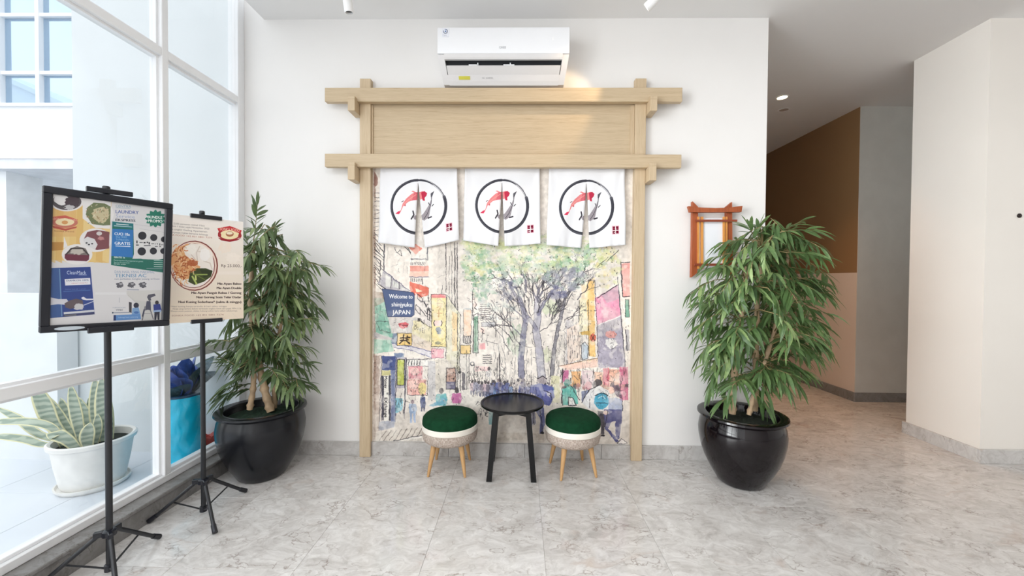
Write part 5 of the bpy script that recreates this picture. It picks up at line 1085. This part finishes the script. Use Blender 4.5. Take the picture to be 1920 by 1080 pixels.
M_BLENS = mat('dark_lens', (26, 26, 28), .15)
spot('unlit white ceiling spotlight above the left end of the gate', at(655, 24, -.5), (.10, .18, -1), M_BLENS, 0, (1, 1, 1))
spot('lit white ceiling spotlight above the right end of the gate', at(1212, 15, -.5), (-.66, .5, -.50), emit('lens_glow', (1, .9, .7, 1), 6), 16, (1, .72, .42))
def downlight(name, label, x, y, m, watts):
    d = thing(name, label, 'downlight', (x, y, CEIL), 0)
    obj('trim_ring', MB().lathe([(.062, -.001), (.062, -.006), (.052, -.008), (.046, -.002)], 28, cap0=False, cap1=False), M_SPOT, d, smooth=40)
    obj('lens', MB().lathe([(.001, -.003), (.047, -.003)], 28, cap0=False, cap1=False), m, d)
    if watts:
        l = bpy.data.lights.new('downlight_beam', 'SPOT'); l.energy = watts; l.color = (1, .52, .22); l.spot_size = math.radians(92); l.spot_blend = 1; l.shadow_soft_size = .04
        o = bpy.data.objects.new('downlight_beam', l); COL.objects.link(o); o.location = (x, y, CEIL - .012)
downlight('downlight', 'lit warm downlight in the corridor ceiling', 2.853, 1.32, emit('downlight_glow', (1, .86, .6, 1), 9), 135)
downlight('downlight', 'small unlit disc behind the lit downlight in the corridor ceiling', 3.08, 1.64, mat('dull_disc', (190, 175, 165)  , .4), 0)  # plain dull disc on the ceiling, built from the downlight parts
p = at(1914, 404, .0)
hk = obj('wall_hook', MB().lathe([(.015, 0), (.017, .002), (.017, .006), (.013, .009), (.001, .010)], 16, Matrix.Rotation(math.pi / 2, 4, 'X'), True, False), mat('dark_metal', (52, 44, 42), .4, .6), None, (p[0], .012, p[2]))
tag(hk, 'small dark round wall hook on the right pier', 'hook')

# ------------------------------------------------------------------ plants outside the glass
def snake():
    bx, by = -2.86, -.50
    s = thing('potted_snake_plant', 'snake plant in white round pot with saucer on the terrace', 'plant', (bx, by, 0))
    MP = mat('white_plaster_pot', (238, 236, 232), .7, var=.05, vscale=8, bmp=.3, bscale=30)
    obj('pot', MB().lathe([(.001, .022), (.150, .022), (.158, .04), (.18, .16), (.196, .28), (.2, .29), (.213, .295), (.216, .318), (.205, .325), (.19, .318), (.186, .27), (.001, .265)], 48, cap0=False, cap1=False), MP, s, smooth=50)
    obj('saucer', MB().lathe([(.001, 0), (.165, 0), (.182, .02), (.184, .034), (.176, .034), (.168, .021), (.001, .02)], 48, cap0=False, cap1=False), MP, s, smooth=50)
    obj('soil', MB().lathe([(.001, .285), (.1, .28), (.187, .272)], 32, cap0=False, cap1=False), M_SOIL, s)
    m, t, b = new_mat('snake_leaf'); uvn = t.nodes.new('ShaderNodeUVMap'); sp = t.nodes.new('ShaderNodeSeparateXYZ'); link(t, uvn.outputs[0], sp.inputs[0])
    wv = t.nodes.new('ShaderNodeTexWave'); wv.inputs['Scale'].default_value = 9; wv.inputs['Distortion'].default_value = 6; wv.bands_direction = 'Z'; link(t, coords(t), wv.inputs['Vector'])
    body = ramp(t, wv.outputs[1], [(.2, lin((140, 156, 142))), (.8, lin((178, 188, 172)))])
    edge = ramp(t, sp.outputs[0], [(0, (1, 1, 1, 1)), (.08, (1, 1, 1, 1)), (.12, (0, 0, 0, 1)), (.88, (0, 0, 0, 1)), (.92, (1, 1, 1, 1)), (1, (1, 1, 1, 1))])
    link(t, mixc(t, edge, body, lin((228, 224, 182))), b.inputs['Base Color']); b.inputs['Roughness'].default_value = .45
    def q(X, Y, dy): p_ = at(X / 4.154, 680 + Y / 4.154, by + dy); return Vector((p_[0] - bx, p_[1] - by, p_[2]))
    def sword(pts, w, dy0, dy1, face):
        P_ = [q(x, y, dy0 + (dy1 - dy0) * k / (len(pts) - 1)) for k, (x, y) in enumerate(pts)]; b0 = P_[0]
        if math.hypot(b0.x, b0.y) > .165: f = .165 / math.hypot(b0.x, b0.y); b0.x *= f; b0.y *= f
        b0.z = .27; n = 12; V, Fc, U = [], [], []
        for i in range(n + 1):
            f = i / n * (len(P_) - 1); k = min(len(P_) - 2, int(f)); h = f - k; p0, p1, p2, p3 = P_[max(0, k - 1)], P_[k], P_[k + 1], P_[min(len(P_) - 1, k + 2)]
            c = .5 * ((2 * p1) + (p2 - p0) * h + (2 * p0 - 5 * p1 + 4 * p2 - p3) * h * h + (3 * p1 - p0 - 3 * p2 + p3) * h ** 3)
            tdir = (p2 - p1).normalized(); sd = tdir.cross(Vector(face)).normalized(); nn = sd.cross(tdir); g = i / n
            ww = w * (.55 + 1.1 * g - .2 * g * g if g < .5 else 1.05) * (1 - max(0, (g - .6) / .4) ** 1.8 * .97) * .5
            for e, (a, cup) in enumerate(((-1, .25), (-.55, .05), (0, 0), (.55, .05), (1, .25))): V.append(c + sd * a * ww - nn * cup * ww * -1); U.append(((a + 1) / 2, g))
        for i in range(n):
            for e in range(4): a = i * 5 + e; Fc.append((a, a + 1, a + 6, a + 5))
        me = bpy.data.meshes.new('leaf'); me.from_pydata(V, [], Fc); uv = me.uv_layers.new(name='UVMap')
        for l in me.loops: uv.data[l.index].uv = U[l.vertex_index]
        me.polygons.foreach_set('use_smooth', [True] * len(me.polygons))
        o = obj('leaf', me, m, s); so = o.modifiers.new('thick', 'SOLIDIFY'); so.thickness = .004
    fc = (.55, -.83, .1)
    for pts, w, d0, d1, f in (([(440, 680), (410, 480), (330, 300), (260, 170)], .085, .0, -.05, fc), ([(500, 700), (420, 520), (250, 465), (0, 462), (-60, 480)], .055, -.06, -.1, (.2, -.5, .9)), ([(420, 680), (310, 560), (150, 440), (-40, 345)], .05, .03, .06, fc), ([(420, 690), (330, 640), (200, 600), (0, 575), (-80, 590)], .05, -.02, 0, (.2, -.5, .9)),
                              ([(600, 690), (500, 470), (375, 265)], .05, .02, .05, fc), ([(600, 690), (540, 480), (470, 275)], .062, .05, .1, fc), ([(640, 690), (600, 430), (548, 170)], .06, .0, .0, fc), ([(720, 690), (690, 450), (610, 270)], .05, .06, .1, fc), ([(740, 690), (710, 480), (688, 275)], .04, .1, .14, fc), ([(770, 690), (755, 420), (738, 120)], .07, .06, .08, fc), ([(690, 720), (680, 580), (705, 468)], .07, -.08, -.09, fc), ([(610, 730), (520, 600), (420, 560), (390, 600)], .07, -.10, -.16, (.3, -.6, .7)), ([(820, 690), (810, 420), (790, 110)], .08, .02, .02, fc), ([(740, 700), (760, 520), (760, 400)], .045, -.02, -.02, fc), ([(860, 690), (850, 480), (845, 250)], .05, .06, .08, fc)):
        sword(pts, w, d0, d1, f)
snake()
def blue_planter():
    bx, by = -2.425, -.30
    s = thing('blue_planter', 'shiny turquoise planter with dark blue broad leaves outside the glass', 'plant', (bx, by, 0))
    MT2 = mat('turquoise_foil', (20, 196, 234), .2, .1, var=.12, vscale=5, coat=.6)
    mb = MB(); n, k = 48, 20; rr = random.Random(3); rings = []
    for j in range(k + 1):
        z = .553 * j / k; ring = []
        for i in range(n):
            a = 2 * math.pi * i / n; r = .118 + .004 * math.sin(3 * a + z * 22) * math.sin(z * 9) + .0025 * math.sin(7 * a - z * 40)
            ring.append(mb.bm.verts.new((r * math.cos(a), r * math.sin(a), z)))
        rings.append(ring)
    for a, b in zip(rings, rings[1:]):
        for i in range(n): mb.bm.faces.new((a[i], a[(i + 1) % n], b[(i + 1) % n], b[i]))
    mb.bm.faces.new(rings[0][::-1]); mb.bm.faces.new(rings[-1])
    obj('pot', mb, MT2, s, smooth=60); obj('rim', MB().lathe([(.12, .548), (.124, .552), (.124, .562), (.118, .566), (.10, .560)], 48, cap0=False), mat('dark_rim', (34, 66, 96), .3), s, smooth=40)
    ML_ = mat('dark_blue_leaf', (58, 88, 170), .3, var=.3, vscale=16, spec=.5); MG_ = mat('blue_green_leaf', (66, 96, 110), .4, var=.3, vscale=16)
    shp = [.5, .8, 1.0, 1.05, .9, .55, .05]
    for k, (a, el, L_, w, dr) in enumerate(((200, 62, .24, .11, .15), (250, 72, .22, .12, .05), (300, 60, .20, .12, .2), (340, 75, .27, .10, .05), (20, 55, .26, .12, .25), (70, 56, .32, .13, .2), (88, 40, .27, .13, .3), (120, 66, .25, .11, .2), (150, 60, .25, .11, .2), (280, 82, .2, .1, 0), (45, 80, .26, .1, .05), (310, 45, .17, .1, .3))):
        A_, E_ = math.radians(a), math.radians(el); d = Vector((math.cos(A_) * math.cos(E_), math.sin(A_) * math.cos(E_), math.sin(E_)))
        if d.x > .1: d.x *= .35
        obj('leaf', MB().leaf((.05 * math.cos(A_) * .8, .05 * math.sin(A_), .545), d, Vector((-math.cos(A_), -math.sin(A_), .6)), L_ * 1.15, w * 1.45, dr, .3, shp), MG_ if k in (4, 5, 6, 11) else ML_, s, smooth=180)
blue_planter()
rp = thing('red_pot', 'small glossy red folded pot on the terrace beside the turquoise planter', 'pot', (-2.42, -.095, 0))
mb = MB(); n = 30; rings = []
for r, z in ((.036, .0), (.05, .04), (.06, .10), (.068, .15), (.06, .17), (.035, .14), (.02, .15)):
    rings.append([mb.bm.verts.new((r * (1 + .1 * math.sin(5 * a)) * math.cos(a), r * (1 + .1 * math.sin(5 * a)) * math.sin(a), z + .012 * math.sin(5 * a + 1) * (z > .05))) for a in [2 * math.pi * i / n for i in range(n)]])
for a, b in zip(rings, rings[1:]):
    for i in range(n): mb.bm.faces.new((a[i], a[(i + 1) % n], b[(i + 1) % n], b[i]))
mb.bm.faces.new(rings[0][::-1]); mb.bm.faces.new(rings[-1])
obj('bowl', mb, mat('red_glaze', (204, 62, 48), .3, var=.15), rp, smooth=60)
